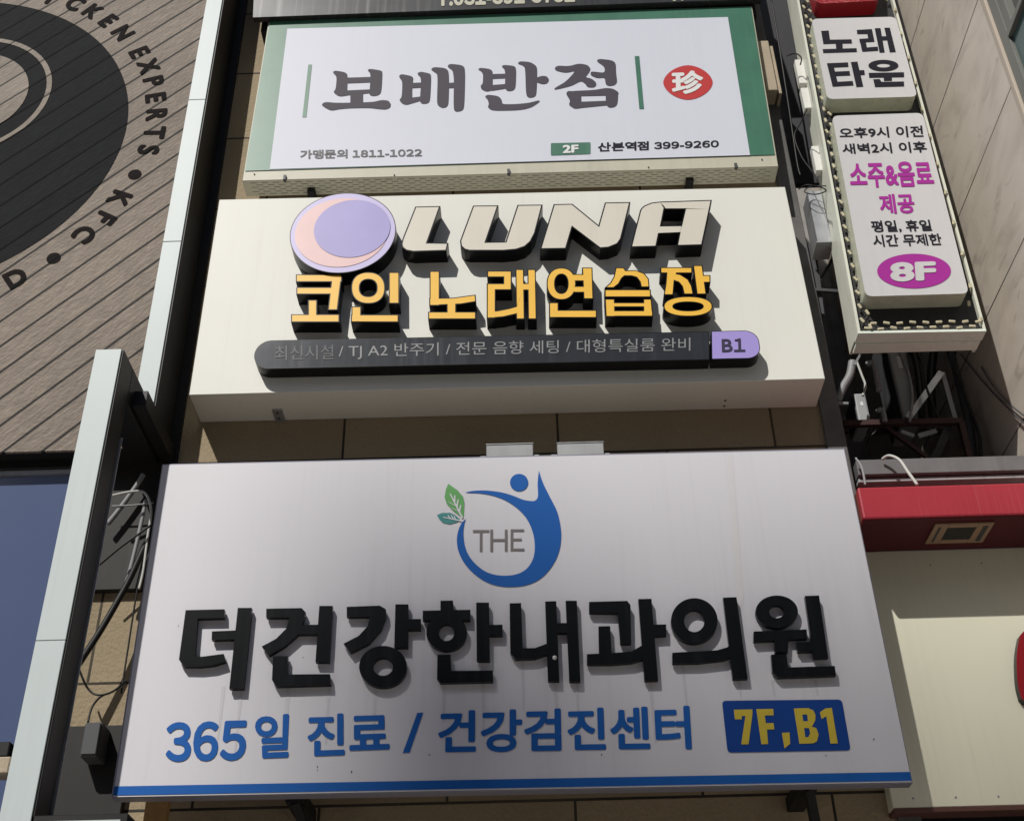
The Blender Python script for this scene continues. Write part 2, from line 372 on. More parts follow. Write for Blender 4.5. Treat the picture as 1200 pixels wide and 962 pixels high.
def textpx(s, quad, Y, offset=0.0, shear=0.0, space=1.0, spacing_word=1.0, bold=0, figures=False):
    """a line of lettering fitted to four photo points (top left, top right, bottom right, bottom left) on the plane Y"""
    bm = compose(s) if figures else text_mesh(s, offset, shear, space, spacing_word)
    if bold: bm = heavy(bm, bold)
    xs = [v.co.x for v in bm.verts]; ys = [v.co.y for v in bm.verts]; x0, x1, y0, y1 = min(xs), max(xs), min(ys), max(ys)
    c = [P(a, b, Y) for a, b in quad]
    for v in bm.verts:
        u = (v.co.x - x0) / (x1 - x0); t = (v.co.y - y0) / (y1 - y0)
        h = v.co.z
        v.co = (c[3] * (1 - u) + c[2] * u) * (1 - t) + (c[0] * (1 - u) + c[1] * u) * t
        v.co.y -= h
    return bm
def rect(a, b, c, d): return [(a, b), (c, b), (c, d), (a, d)]
def round_quad(px, Y, r, n=5):
    """rounded outline through four photo points, r in metres"""
    c = [Vector((p[0], p[1])) for p in xz(px, Y)]; out = []
    for i in range(4):
        p, a, b = c[i], c[i - 1], c[(i + 1) % 4]; da = (a - p).normalized(); db = (b - p).normalized()
        for k in range(n + 1):
            t = k / n; s = p + da * r; e = p + db * r
            q = s * (1 - t) ** 2 + p * 2 * t * (1 - t) + e * t * t; out.append((q.x, q.y))
    return out

# ================================================================== THE SETTING
WALL = 7.56                                                # face of the stone wall
g = box(-60, 60, -90, 30, -.3, 0); o = obj('street', g, 'paving'); o['kind'] = 'structure'

# unseen tall block, added to take the low part of the signs partly out of the sun
TD = 85
def sunward(x, z): return Vector((x - .52 * TD, 7 - TD, z + 1.11 * TD))
ta = sunward(-1.4, 4.95); th_ = ta.z; TW = 5.9; zs_ = th_ - 14
t = thing('shade_tower', 'added unseen tower with an open slatted top that half shades the signs', 'building', (ta.x, ta.y, 0))
obj('wall', box(ta.x, ta.x + TW, ta.y - 12, ta.y, 0, zs_), 'flex_white', t)  # wall of the added unseen tower
for k in range(0, int(zs_ / 3) - 1, 2): obj('added_window_band', box(ta.x + .5, ta.x + TW - .5, ta.y + .002, ta.y + .04, 1.2 + k * 3, 2.6 + k * 3), 'glass_teal', t)
bm = bmesh.new(); n_ = 14; pitch = TW / n_
for k in range(n_): add_box(bm, ta.x + pitch * k, ta.x + pitch * (k + .58), ta.y - .15, ta.y, zs_ + .002, th_ - .25)
add_box(bm, ta.x, ta.x + TW, ta.y - .15, ta.y, th_ - .248, th_)
obj('shade_screen', bm, 'grey_light', t)  # slat gaps let part of the sun through for half shade
obj('shade_pier', box(ta.x - .02, ta.x + 1.15, ta.y - 1.2, ta.y - .16, zs_ + 10, th_ + .6), 'grey_light', t)  # added to deepen the shade left of the clinic logo
# unseen houses behind the viewer, added to hold back sky light
for k, (hx, hw, hh_) in enumerate(((-50, 22, 17), (-27, 15, 19.5), (-11, 13, 18), (3, 14, 20), (18, 20, 17))):
    t = thing('added_house', ('wide grey', 'tan', 'tall grey', 'low tan', 'far grey')[k] + ' shop house added unseen behind the viewer to hold back sky light', 'house', (hx + hw / 2, -24, 0), 'added houses behind the viewer')
    obj('wall', box(hx, hx + hw, -34, -24, 0, hh_), 'tan_stone' if k % 2 else 'concrete', t); obj('added_window_band', box(hx + 1, hx + hw - 1, -23.998, -23.95, 4.2, 5.6), 'glass_teal', t)  # wall of the added unseen house
    obj('added_parapet', box(hx - .1, hx + hw + .1, -24.1, -23.9, hh_ + .002, hh_ + .4), 'grey_light', t)

cor = P(980, 450, 7.5).x                                   # right corner of the sign building
t = thing('commercial_building', 'tan granite clad building carrying all the shop signs, grey strip down its right corner', 'building', (0, WALL, 0))
obj('wall', box(-9, cor - .14, WALL, WALL + .5, 0, 13.5), 'granite', t)
obj('corner_pilaster', box(cor - .14, cor, WALL - .03, 14, 0, 13.5, bev=.006), 'concrete', t)
zb = P(940, 215, 7.9).z
obj('recessed_panel', box(cor + .004, cor + .75, 7.9, 7.96, zb, 13.5), 'charcoal', t, 'charcoal sheet in the gap beside the corner')
ob = P(887, 48, 7.36); o2 = P(905, 106, 7.36)
t = thing('stone_box', 'small tan stone block stuck on the grey corner beside the green bordered sign', 'block', (ob.x, 7.36, o2.z))
obj('body', box(ob.x, ob.x + .1, 7.36, WALL - .03, o2.z, ob.z, bev=.006), 'tan_stone', t)
obj('cover_plate', box(ob.x + .11, ob.x + .135, 7.38, WALL - .03, o2.z - .02, ob.z - .05, bev=.003), 'tan_stone', t)

M['shade_brown'] = mat('dark brown shade paint', (.019, .017, .016), .6, mottle=.3, streak=.2)  # dark colour stands in for shade on the wall
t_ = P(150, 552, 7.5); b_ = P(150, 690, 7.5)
obj('shade_panel', box(P(95, 690, 7.5).x, P(173, 640, 7.5).x, 7.5, WALL, b_.z, t_.z + .3, bev=.003), 'shade_brown', bpy.data.objects['commercial_building'], 'dark sheet coloured as wall shade beside the portal frame')  # sheet laid where the wall lies in shade
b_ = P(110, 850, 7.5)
obj('shade_panel', box(P(60, 850, 7.5).x, P(152, 880, 7.5).x, 7.5, WALL, 1.5, b_.z, bev=.003), 'shade_brown', bpy.data.objects['commercial_building'], 'dark sheet coloured as wall shade low beside the portal frame')  # second sheet in place of shade, lower down
# marble side wall of the next building, with its window
XM = 3.55
e0 = PX(1153, 0, XM).y
t = thing('stone_clad_building', 'neighbouring building with veined grey brown stone side wall and a window at top right', 'building', (XM, e0, 0))
zt = PX(1178, 50, XM).z
obj('side_wall', box(XM, XM + 3, e0, 16, 3.0, 13.5), 'marble', t)
obj('window_trim', box(XM - .03, XM + .03, e0 - .05, e0 - .002, 3.0, 13.5, bev=.004), 'win_trim', t)
fy = e0 - .052; f1 = PX(1169, 2, XM).y; zt = PX(1181, 52, XM).z
f = obj('window', box(XM - .012, XM + .1, f1, fy, 3.0, 13.5, bev=.004), 'win_frame', t)
obj('rail', box(XM - .02, XM + .1, f1 - 1.7, f1 - .002, zt - .002, zt + .05, bev=.004), 'win_frame', f)
obj('stile', box(XM - .005, XM + .1, f1 - .09, f1 - .002, zt + .052, 13.5, bev=.004), 'win_frame', f)
obj('upper_pane', box(XM + .05, XM + .06, f1 - 1.7, f1 - .092, zt + .052, 13.5), 'glass_black', f)
obj('lower_pane', box(XM + .012, XM + .02, f1 - 1.7, f1 - .004, 3.0, zt - .004), 'glass_teal', f)

# grey ledge closing the alley above the red sign
YB = 7.5
zb1 = P(1100, 536, YB).z; zb0 = P(1100, 554, YB).z
t = thing('ledge_beam', 'grey metal ledge beam running right above the red sign', 'beam', (P(1100, 550, YB).x, YB, zb0))
obj('beam', box(cor + .03, 6, YB, YB + .25, zb0, zb1, bev=.006), 'grey_metal', t)
obj('drip_trim', box(cor + .03, 6, YB + .03, YB + .2, zb0 - .042, zb0 - .012, bev=.004), 'grey_light', t)
t = thing('alley_wall', 'grey rear wall at the end of the narrow alley', 'wall', (2.9, 11, 0))
obj('wall', box(cor - .2, XM, 11, 11.3, 0, 13.5), 'alley_render', t)
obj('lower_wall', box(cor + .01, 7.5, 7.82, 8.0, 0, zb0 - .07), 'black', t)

# ================================================================== LEFT: timber wall, fin, portal frame, shop window
YT = 7.3
fx0 = P(198, 240, 7.12).x; fx1 = P(222, 240, 7.12).x
zw = P(100, 527, YT).z
kc = (-4.996, 9.41); kr = 1.7306
t = thing('timber_wall', 'weathered diagonal timber board wall with a big black round emblem and ring of lettering', 'wall', (-5, YT, zw))
obj('boards', box(-9, fx0 + .02, YT, YT + .025, zw, 13.5), 'planks', t); obj('backing', box(-9, fx0 + .02, YT + .026, WALL - .02, zw + .004, 13.5), 'black', t)
em = obj('emblem', flat([oval(kc[0], kc[1], kr, kr, 128)], YT - .004), 'planks_black', t)
ic = P(-42, 112, YT)
rr = ic.x; rad = P(62, 100, YT).x - rr
obj('ring_line', flat(ring(rr, ic.z, rad, rad * .98, rad - .045, rad * .98 - .045, 72), YT - .008), 'planks_pale', em)
obj('inner_disc', flat([oval(rr, ic.z, rad - .2, rad - .22, 72)], YT - .008), 'planks_pale', em)
def arc_letters(chars, inward=False):
    B = bmesh.new()
    for ch, px, py in chars:
        c = P(px, py, YT); d = Vector((c.x - kc[0], c.z - kc[1])); a = math.atan2(d.y, d.x)
        if ch == '.':
            tmp = flat([oval(c.x, c.z, .055, .055, 24)], YT - .005)
        else:
            tmp = heavy(text_mesh(ch), .045); xs = [v.co.x for v in tmp.verts]; ys = [v.co.y for v in tmp.verts]
            mx, my = (min(xs) + max(xs)) / 2, (min(ys) + max(ys)) / 2
            th = a - math.pi / 2 if not inward else a + math.pi / 2
            s = .235
            for v in tmp.verts:
                x, y = (v.co.x - mx) * s * .95, (v.co.y - my) * s
                v.co = Vector((c.x + x * math.cos(th) - y * math.sin(th), YT - .005 - v.co.z, c.z + x * math.sin(th) + y * math.cos(th)))
        me = bpy.data.meshes.new('tmp'); tmp.to_mesh(me); tmp.free(); B.from_mesh(me); bpy.data.meshes.remove(me)
    return B
obj('lettering', arc_letters([('H', 40, -12), ('I', 60, -2), ('C', 88, 5), ('K', 109, 14), ('E', 127, 25), ('N', 144, 39), ('E', 163.5, 62), ('X', 174, 78), ('P', 180, 96), ('E', 182.5, 115), ('R', 183.5, 135),
    ('T', 181, 156), ('S', 174, 176), ('.', 158, 205), ('K', 140, 233), ('F', 123.5, 256), ('C', 99, 275), ('.', 63, 303)]), 'planks_brown', t)
obj('lettering', arc_letters([('D', 18.5, 326)], True), 'planks_brown', t)

# upper white faced fin
YF = 7.12
z0 = P(165, 500, YF).z
t = thing('metal_fin', 'upper white faced black metal fin between the timber wall and the signs', 'fin', (fx0, YF, z0))
obj('body', box(fx0, fx1, YF + .012, WALL, z0, 13.5, bev=.004), 'black_plate', t)
obj('backing_strip', box(fx1 + .002, P(253, 240, WALL - .03).x, WALL - .03, WALL, z0 - .3, 13.5), 'black_plate', t)
zs = [z0] + [P(a, b, YF).z for a, b in ((205, 283), (232, 117))] + [13.5]
for a, b in zip(zs, zs[1:]): obj('face_plate', box(fx0 + .005, fx1 - .016, YF, YF + .011, a + .003, b - .003, bev=.002), 'white_plate', t)
# portal frame
YP = 6.5
px0 = P(78, 570, YP).x; px1 = P(115, 565, YP).x; ztop = P(128, 409, YP).z
t = thing('portal_frame', 'lower projecting portal frame with white front post and black side', 'frame', (px0, YP, 0))
obj('post', box(px0, px1, YP + .012, YP + .22, 0, ztop, bev=.004), 'black_plate', t)
zs = [0, P(60, 750, YP).z, ztop]
for a, b in zip(zs, zs[1:]): obj('face_plate', box(px0 + .006, px1 - .014, YP, YP + .011, a + .002, b - .002, bev=.002), 'white_plate', t)
obj('beam', box(px0, px1, YP + .222, WALL - .01, ztop - .28, ztop, bev=.004), 'black_plate', t)
zsf = P(185, 545, WALL).z
obj('soffit_panel', box(px1 + .004, P(196, 540, 7.4).x, 6.8, WALL - .01, zsf, zsf + .12, bev=.003), 'black_plate', t)
obj('rear_strip', box(px1 - .05, px1 + .012, YP + .225, YP + .235, P(100, 700, YP).z - 1.5, ztop - .55), 'galv', t)
# header and window
YW = 7.42
zh1 = P(60, 529, YW).z; zh0 = P(60, 549, YW).z
t = thing('shop_window', 'blue tinted shop window under a black header at the left edge', 'window', (-4, YW, 0))
obj('header', box(-9, P(118, 540, YW).x, YW, WALL - .01, zh0 + .004, zh1 + .1, bev=.004), 'black_plate', t)
obj('frame', box(-9, P(90, 549, YW).x, YW + .015, YW + .08, zh0 - .03, zh0), 'galv', t)
obj('pane', box(-9, P(84, 700, YW).x, YW + .04, YW + .06, 0, zh0 - .03), 'glass_blue', t)
# small things low at the left
YS = 6.5
a = P(-60, 954, YS); b = P(150, 951.5, YS)
t = thing('sign_box', 'top of a white sign box with a black rim at the bottom left corner', 'sign box', ((a.x + b.x) / 2, YS, a.z - .8))
obj('body', box(a.x, b.x, YS + .012, YS + .14, a.z - .8, b.z, bev=.005), 'black_plate', t)
obj('face', box(a.x + .03, b.x - .035, YS, YS + .011, a.z - .77, b.z - .035), 'white_plate', t)
a = P(-12, 868, 6.5); b = P(9, 906, 6.5); h = a.z - b.z
t = thing('flood_light', 'small tan and black flood light poking in at the left edge', 'lamp', (a.x, 6.5, b.z))
obj('housing', box(a.x, b.x, 6.5, 6.62, b.z, b.z + h * .52, bev=.008), 'tan_stone', t)
obj('bracket', box(a.x, b.x - .025, 6.51, 6.6, b.z + h * .54, a.z, bev=.006), 'black', t)
a = P(100, 846, 7.34); b = P(114, 886, 7.34)
t = thing('meter_box', 'small dark grey electrical case on the wall left of the clinic sign', 'electrical box', (a.x, 7.34, b.z))
obj('case', box(a.x, b.x, 7.34, 7.498, b.z, a.z, bev=.008), 'dark_box', t)
obj('lid', box(a.x + .008, b.x - .008, 7.325, 7.339, b.z + .01, a.z - .01, bev=.004), 'dark_box', t)
cable('power_cable', [(92, 778, 7.3), (118, 738, 7.32), (140, 700, 7.34), (152, 678, 7.35), (164, 652, 7.36), (180, 618, 7.38)], .022, 'cable_black', 'thick black power cable slanting over the sunlit wall', group='cables left of the clinic sign')
cable('thin_cable', [(130, 581, 7.28), (155, 576, 7.3), (170, 578, 7.32), (177, 598, 7.33), (173, 630, 7.35), (168, 668, 7.36), (163, 690, 7.36)], .009, 'cable_white', 'thin white cable hooking over and down beside the clinic sign', group='cables left of the clinic sign')
cable('thin_cable', [(131, 593, 7.4), (155, 592, 7.4), (180, 589, 7.4)], .006, 'cable_grey', 'short grey cable running nearly level below the white hook', group='cables left of the clinic sign')
cable('conduit', [(126, 614, 7.42), (142, 594, 7.42), (160, 569, 7.42), (168, 556, 7.42)], .018, 'cable_grey', 'grey conduit tube slanting up to the black soffit', 'conduit', 'conduits left of the clinic sign')
cable('conduit', [(171, 586, 7.42), (164, 620, 7.42), (154, 662, 7.42), (146, 690, 7.42)], .014, 'cable_grey', 'steep grey conduit tube running down into the thick black cable', 'conduit', 'conduits left of the clinic sign')
cable('thin_cable', [(116, 662, 7.3), (140, 642, 7.3), (162, 626, 7.3), (184, 610, 7.3)], .008, 'cable_black', 'thin straight black cable crossing the shaded wall upward', group='cables left of the clinic sign')
cable('thin_cable', [(184, 616, 7.35), (174, 650, 7.36), (163, 680, 7.36), (150, 760, 7.38), (142, 812, 7.38)], .006, 'cable_black', 'thin black cable hanging close along the edge of the clinic sign', group='cables left of the clinic sign')
cable('thin_cable', [(92, 782, 7.36), (102, 805, 7.4), (114, 814, 7.4), (132, 810, 7.38), (148, 797, 7.34)], .007, 'cable_black', 'sagging black cable from the post to the edge of the clinic sign', group='cables left of the clinic sign')
cable('thin_cable', [(103, 846, 7.36), (108, 828, 7.4), (118, 816, 7.4), (128, 812, 7.4)], .007, 'cable_black', 'short black cable curling out of the top of the dark electrical case', group='cables left of the clinic sign')

# ================================================================== TOP: dark telephone sign
YD = 7.2
q = [(300, -70), (866, -85), (893, -1), (296, 21)]
bl = P(296, 21, YD)
t = thing('telephone_sign', 'dark grey metal sign with cream telephone number at the top edge', 'sign', (0, YD, bl.z))
obj('board', quad_prism(q, YD, .06), 'dark_sign', t)
obj('lettering', textpx('T.031-391-3782', [(512, -13), (673, -18.5), (674, 3), (512, 8)], YD - .004, bold=.04, figures=True), 'cream_trim', t)
obj('lettering', textpx('00', [(786, -17), (804, -18), (804, 1), (786, 2)], YD - .004, .015), 'cream_trim', t)
obj('mounting_rail', box(P(300, 30, 7.3).x + .05, P(884, 5, 7.3).x, 7.3, WALL, bl.z - .06, bl.z + .3), 'black', t)

# ================================================================== RESTAURANT SIGN
YR = 7.25
face = [(316, 25), (880, 8), (908, 181.5), (287, 200.5)]
a = P(287, 211, YR)
t = thing('restaurant_sign', 'white sign with green border, grey brush lettering and red round seal', 'sign', (0, YR, a.z))
c = xz(face, YR); lipz = [P(287.5, 211.5, YR).z, P(907.5, 195, YR).z]
outline = [(c[0][0] - .012, c[0][1] + .012), (c[1][0] + .012, c[1][1] + .012), (c[2][0] + .012, lipz[1]), (c[3][0] - .012, lipz[0])]
bm = add_prism(bmesh.new(), outline, YR + .006, YR + .19); bmesh.ops.bevel(bm, geom=bm.edges[:], offset=.004, segments=1, affect='EDGES')
bx = obj('box', bm, 'cream_trim', t)
obj('border', flatpx([face], YR), 'flex_green', t)
obj('face', flatpx([[(336.7, 34), (853, 20.4), (879, 182), (316, 198.5)]], YR - .003), 'flex_white', t)
H1 = lambda p: G(370, 60, 6, p); H2 = lambda p: G(550, 60, 6, p)
BO = [H1(p) for p in (
 [(118, 150), (135, 138), (200, 148), (226, 165), (220, 300), (240, 310), (165, 322), (122, 290), (140, 270), (147, 200), (143, 175)],
 [(363, 135), (380, 125), (460, 138), (470, 150), (462, 290), (440, 312), (405, 318), (378, 310), (378, 290), (387, 160)])]
BO_s = [H1(p) for p in ([(215, 188), (390, 183), (390, 221), (215, 228)], [(215, 278), (390, 270), (390, 296), (330, 302), (240, 312), (215, 305)], [(243, 300), (333, 298), (333, 372), (243, 374)])]
BO2 = [H1([(38, 378), (65, 358), (150, 366), (400, 360), (460, 345), (510, 348), (530, 375), (522, 400), (490, 412), (440, 408), (380, 400), (250, 402), (170, 408), (110, 420), (70, 402)])]
BAE = [H1(p) for p in (
 [(583, 180), (600, 162), (672, 176), (687, 190), (680, 240), (678, 300), (680, 360), (640, 380), (610, 372), (586, 345), (605, 325), (610, 215)],
 [(711, 160), (735, 145), (800, 158), (813, 172), (805, 345), (790, 368), (750, 373), (730, 355), (735, 310), (742, 190)],
 [(808, 130), (830, 113), (910, 120), (938, 145), (935, 370), (920, 395), (890, 402), (860, 385), (852, 360), (858, 165), (835, 150)],
 [(923, 110), (942, 90), (1030, 100), (1052, 125), (1045, 400), (1025, 422), (985, 428), (968, 410), (973, 145)])]
BAE_s = [H1(p) for p in ([(675, 225), (745, 222), (742, 258), (675, 262)], [(660, 330), (742, 320), (738, 350), (645, 378)], [(928, 225), (980, 222), (978, 260), (928, 262)])]
BAN = [H2(p) for p in (
 [(60, 130), (75, 118), (145, 127), (166, 145), (163, 277), (120, 287), (85, 270), (78, 245), (95, 230), (97, 165), (85, 145)],
 [(226, 110), (240, 98), (315, 105), (330, 125), (326, 260), (305, 280), (270, 283), (250, 265), (253, 135)],
 [(338, 90), (355, 72), (430, 78), (470, 105), (478, 130), (473, 305), (455, 325), (420, 330), (398, 312), (393, 120), (375, 102)],
 [(465, 190), (510, 175), (545, 178), (562, 203), (548, 228), (515, 235), (465, 218)],
 [(108, 320), (130, 307), (205, 317), (229, 345), (230, 375), (330, 374), (420, 365), (490, 346), (497, 356), (440, 395), (380, 412), (310, 418), (160, 420), (128, 395), (138, 375), (128, 340)])]
BAN_s = [H2(p) for p in ([(155, 163), (260, 160), (260, 192), (155, 197)], [(155, 240), (260, 232), (260, 264), (155, 281)])]
JEOM = [H2(p) for p in (
 [(598, 122), (620, 103), (700, 108), (770, 88), (830, 98), (854, 125), (840, 155), (815, 185), (860, 195), (890, 220), (894, 240), (875, 258), (830, 255), (815, 230), (785, 210), (720, 245), (640, 265), (598, 273), (598, 262), (680, 215), (750, 138), (680, 155), (610, 140)],
 [(893, 72), (910, 55), (1000, 65), (1030, 85), (1031, 150), (1040, 220), (1020, 242), (980, 247), (958, 235), (953, 187), (900, 192), (853, 172), (853, 148), (870, 145), (953, 155), (950, 110)],
 [(678, 300), (695, 280), (730, 285), (785, 283), (788, 355), (788, 402), (740, 407), (698, 380), (710, 350)],
 [(690, 283), (880, 275), (960, 260), (1010, 265), (1050, 290), (1048, 312), (780, 318), (720, 320)],
 [(958, 296), (1048, 288), (1042, 375), (1020, 395), (985, 400), (960, 380)])]
JEOM_s = [H2([(760, 358), (975, 350), (970, 382), (735, 406)])]
for A, S in ((BO, BO_s + BO2), (BAE, BAE_s), (BAN, BAN_s), (JEOM, JEOM_s)):
    S2 = [soft(p) if S is not None and p in BO2 else p for p in S]
    obj('letter', flatpx([soft(p) for p in A] + S2, YR - .006), 'flex_grey', t)
obj('divider_bar', flatpx([[(361.3, 76), (365.6, 76), (359, 137.5), (354.3, 137.6)]], YR - .006), 'flex_green', t)
obj('divider_bar', flatpx([[(743.7, 66.2), (749.1, 66), (754.7, 128), (749.2, 128)]], YR - .006), 'flex_green', t)
sl = obj('seal', flatpx([oval(806.2, 97, 29, 20.2, 56, 1.75)], YR - .006), 'seal_red', t)
obj('seal_character', textpx('珍', [(787, 84), (824, 82.5), (824.5, 110), (787.5, 111)], YR - .009, bold=.04), 'white_ink', sl)
obj('lettering', textpx('가맹문의 1811-1022', [(351.7, 176), (494.5, 173.6), (494.5, 184), (351.7, 186.5)], YR - .006, bold=.028, figures=True), 'ink_soft', t)
fp = obj('floor_plate', flat([round_quad([(645.5, 168), (692, 167), (692, 180.7), (645.5, 182.4)], YR - .006, .012)], YR - .006), 'flex_green', t)
obj('lettering', textpx('2F', [(659.3, 170.3), (678, 169.7), (678, 179), (659.3, 179.8)], YR - .009, bold=.045), 'white_ink', fp)
obj('lettering', textpx('산본역점 399-9260', [(700.5, 167.3), (842.3, 163.3), (842.3, 173.4), (700.5, 178)], YR - .006, bold=.028, figures=True), 'ink', t)
# perforated underside, screws, brackets
n = 46; bm = bmesh.new(); xl, xr = outline[3][0] + .06, outline[2][0] - .06
for r_ in range(6):
    for k in range(n):
        u = (k + (.5 if r_ % 2 else 0)) / n; x = xl + (xr - xl) * u; z = lipz[0] + (lipz[1] - lipz[0]) * (x - outline[3][0]) / (outline[2][0] - outline[3][0]) - .0015
        yy = YR + .03 + r_ * .025
        vs = [bm.verts.new((x + dx, yy + dy, z)) for dx, dy in ((0, 0), ((xr - xl) / n * .6, 0), ((xr - xl) / n * .6, .005), (0, .005))]; bm.faces.new(vs)
obj('vent_slots', bm, 'dark_box', bx)
for (x_, y_) in ((334, 207), (596, 200), (862, 193)):
    c_ = P(x_, y_, YR); bm = box(c_.x - .011, c_.x + .011, YR - .012, YR + .02, c_.z - .045, c_.z + .01, bev=.003); obj('clip', bm, 'dark_box', t)
for (x_, y_) in ((298, 204), (462, 205), (760, 196), (893, 187)):
    c_ = P(x_, y_, YR); bm = bmesh.new(); tube(bm, [(c_.x, YR + .008, c_.z), (c_.x, YR - .002, c_.z)], .006, 8); obj('screw', bm, 'dark_box', t)
for (x_, y_) in ((365, 222), (808, 210)):
    c_ = P(x_, y_, YR + .12); obj('bracket', box(c_.x - .03, c_.x + .03, YR + .1, WALL, a.z - .06, a.z - .005, bev=.003), 'black', t)

# ================================================================== KARAOKE SIGN
YL = 7.2
quad = [(257, 234), (920, 219), (967, 444), (221.5, 463)]
cq = xz(quad, YL); x0 = (cq[0][0] + cq[3][0]) / 2; x1 = (cq[1][0] + cq[2][0]) / 2
t = thing('karaoke_sign', 'deep cream sign box with raised silver and yellow letters and a round disc', 'sign', (0, YL, cq[3][1]))
obj('board', quad_prism(quad, YL, .355, bev=.004), 'luna_board', t)
YG = YL - .134
L1 = lambda p: G(460, 225, 6, p); L2 = lambda p: G(640, 225, 6, p)
def letter(polys, Yf, dep, face, side='black_gloss', rim=.010, name='letter'):
    return obj(name, raisedpx(polys, Yf, dep, rim=rim), [face, side], t)
letter([L1([(160, 104), (337, 100), (245, 357), (393, 359), (380, 414), (145, 421), (95, 412), (68, 392), (61, 368), (70, 330)])], YG, .134, 'luna_face')
letter([L1([(566, 97), (745, 95), (657, 352), (794, 350), (878, 92), (1056, 90), (1003, 290), (972, 350), (932, 385), (870, 406), (780, 414), (540, 414), (505, 405), (480, 382), (474, 345)])], YG, .134, 'luna_face')
letter([L2([(53, 87), (184, 84), (368, 234), (413, 75), (593, 72), (528, 330), (503, 366), (440, 392), (378, 397), (185, 250), (141, 400), (-43, 403)])], YG, .134, 'luna_face')
letter([L2(p) for p in ([(660, 130), (672, 112), (690, 97), (740, 76), (800, 69), (845, 67), (833, 122), (810, 237), (795, 295), (776, 385), (594, 390)],
    [(800, 69), (1166, 57), (1150, 122), (833, 123)], [(988, 63), (1166, 57), (1098, 375), (918, 380), (935, 290), (948, 235), (975, 120)], [(805, 237), (955, 235), (937, 290), (792, 296)])], YG, .134, 'luna_face')
YK = YL - .126
K1 = lambda p: G(335, 305, 6, p); K2 = lambda p: G(490, 305, 6, p); K3 = lambda p: G(640, 305, 6, p)
def B_(f, x0, y0, x1, y1): return f([(x0, y0), (x1, y0), (x1, y1), (x0, y1)])
def V_(f, xa, xb, y0, xc, xd, y1): return f([(xa, y0), (xb, y0), (xd, y1), (xc, y1)])
gold = []
gold.append([B_(K1, 70, 100, 395, 153), V_(K1, 324, 395, 100, 294, 364, 351), B_(K1, 73, 190, 335, 240), B_(K1, 155, 279, 220, 400), B_(K1, 36, 380, 377, 436)])
gold.append([*[K1(p) for p in ring(579, 195, 120, 111, 59, 59, 44, 2.3)], B_(K1, 723, 85, 798, 305), B_(K1, 461, 325, 530, 436), B_(K1, 457, 382, 793, 436)])
gold.append([B_(K2, 80, 77, 152, 320), K2([(77, 266), (245, 264), (405, 242), (408, 292), (300, 310), (78, 320)]), B_(K2, 200, 300, 268, 380), B_(K2, 70, 362, 407, 415)])
gold.append([B_(K2, 485, 75, 658, 120), B_(K2, 598, 75, 658, 210), B_(K2, 483, 163, 658, 210), B_(K2, 482, 163, 546, 408), K2([(482, 357), (560, 354), (640, 338), (695, 322), (695, 378), (600, 400), (482, 410)]), V_(K2, 684, 744, 64, 688, 750, 415), V_(K2, 768, 827, 64, 772, 834, 415), B_(K2, 735, 162, 780, 212)])
gold.append([*[K3(p) for p in ring(107, 166, 104, 113, 44, 66, 44, 2.2)], B_(K3, 190, 98, 300, 148), B_(K3, 185, 182, 300, 228), V_(K3, 252, 326, 52, 262, 333, 273), B_(K3, 20, 297, 88, 405), B_(K3, 22, 350, 357, 405)])
gold.append([K3([(488, 52), (547, 52), (560, 72), (630, 70), (690, 92), (722, 130), (728, 190), (666, 190), (658, 152), (635, 122), (600, 112), (552, 112), (532, 130), (512, 167), (475, 195), (410, 195), (450, 160), (475, 115)]),
    V_(K3, 411, 736, 206, 411, 738, 260), V_(K3, 412, 483, 272, 418, 488, 398), V_(K3, 682, 742, 272, 682, 752, 392), B_(K3, 440, 297, 720, 330), B_(K3, 418, 353, 752, 396)])
gold.append([B_(K3, 803, 50, 1028, 92), K3([(845, 85), (925, 80), (905, 130), (895, 245), (826, 245), (840, 160)]), K3([(880, 88), (945, 100), (1000, 135), (1025, 180), (1037, 240), (968, 240), (955, 185), (930, 155), (890, 142)]),
    V_(K3, 1032, 1100, 36, 1058, 1128, 240), B_(K3, 1085, 105, 1156, 158), *[K3(p) for p in ring(998, 325, 173, 71, 103, 29, 48, 2.2)]])
for gl in gold: letter(gl, YK, .126, 'gold', rim=.008)
# round disc (plain violet and pink crescent print)
pc = P(401.9, 272.4, YG - .01); rd = P(464, 272, YG - .01).x - pc.x; YV = YG - .012
d = obj('round_disc', raised([oval(pc.x, pc.z, rd, rd, 96)], YV, YL - YV - .002, rim=.006), ['lavender_pale', 'black_gloss'], t)
obj('crescent_print', flat([oval(pc.x - .01, pc.z, rd * .88, rd * .86, 72)], YV - .003), 'disc_pink', d)
obj('moon_print', flat([oval(pc.x + rd * .17, pc.z + rd * .08, rd * .72, rd * .72, 72)], YV - .006), 'disc_purple', d)
# slogan bar and floor plate
YQ = YL - .115
c = [Vector(p) for p in xz([(299, 399.5), (831, 388.5), (831.5, 421.5), (300, 432.5)], YQ)]
hgt = (c[0].y - c[3].y); cl = Vector(((c[0].x + c[3].x) / 2 + hgt * .42, (c[0].y + c[3].y) / 2))
left = [(cl.x + hgt * .46 * math.cos(s), cl.y + hgt * .5 * math.sin(s)) for s in [math.pi / 2 + math.pi * k / 14 for k in range(15)]]
slb = obj('slogan_bar', raised([left + [tuple(c[2]), tuple(c[1])]], YQ, .113, rim=.005), ['strip_dark', 'black_gloss'], t)
obj('lettering', textpx('최신시설', [(322, 405.5), (391, 404), (391, 421), (322, 422.5)], YQ - .003, 0), 'etched_worn', slb, 'worn and faded lettering')
obj('lettering', textpx('/ TJ A2 반주기 / 전문 음향 세팅 / 대형특실룸 완비', [(397, 403.5), (809, 395.5), (809, 413.5), (397, 421.5)], YQ - .003, 0), 'etched', slb)
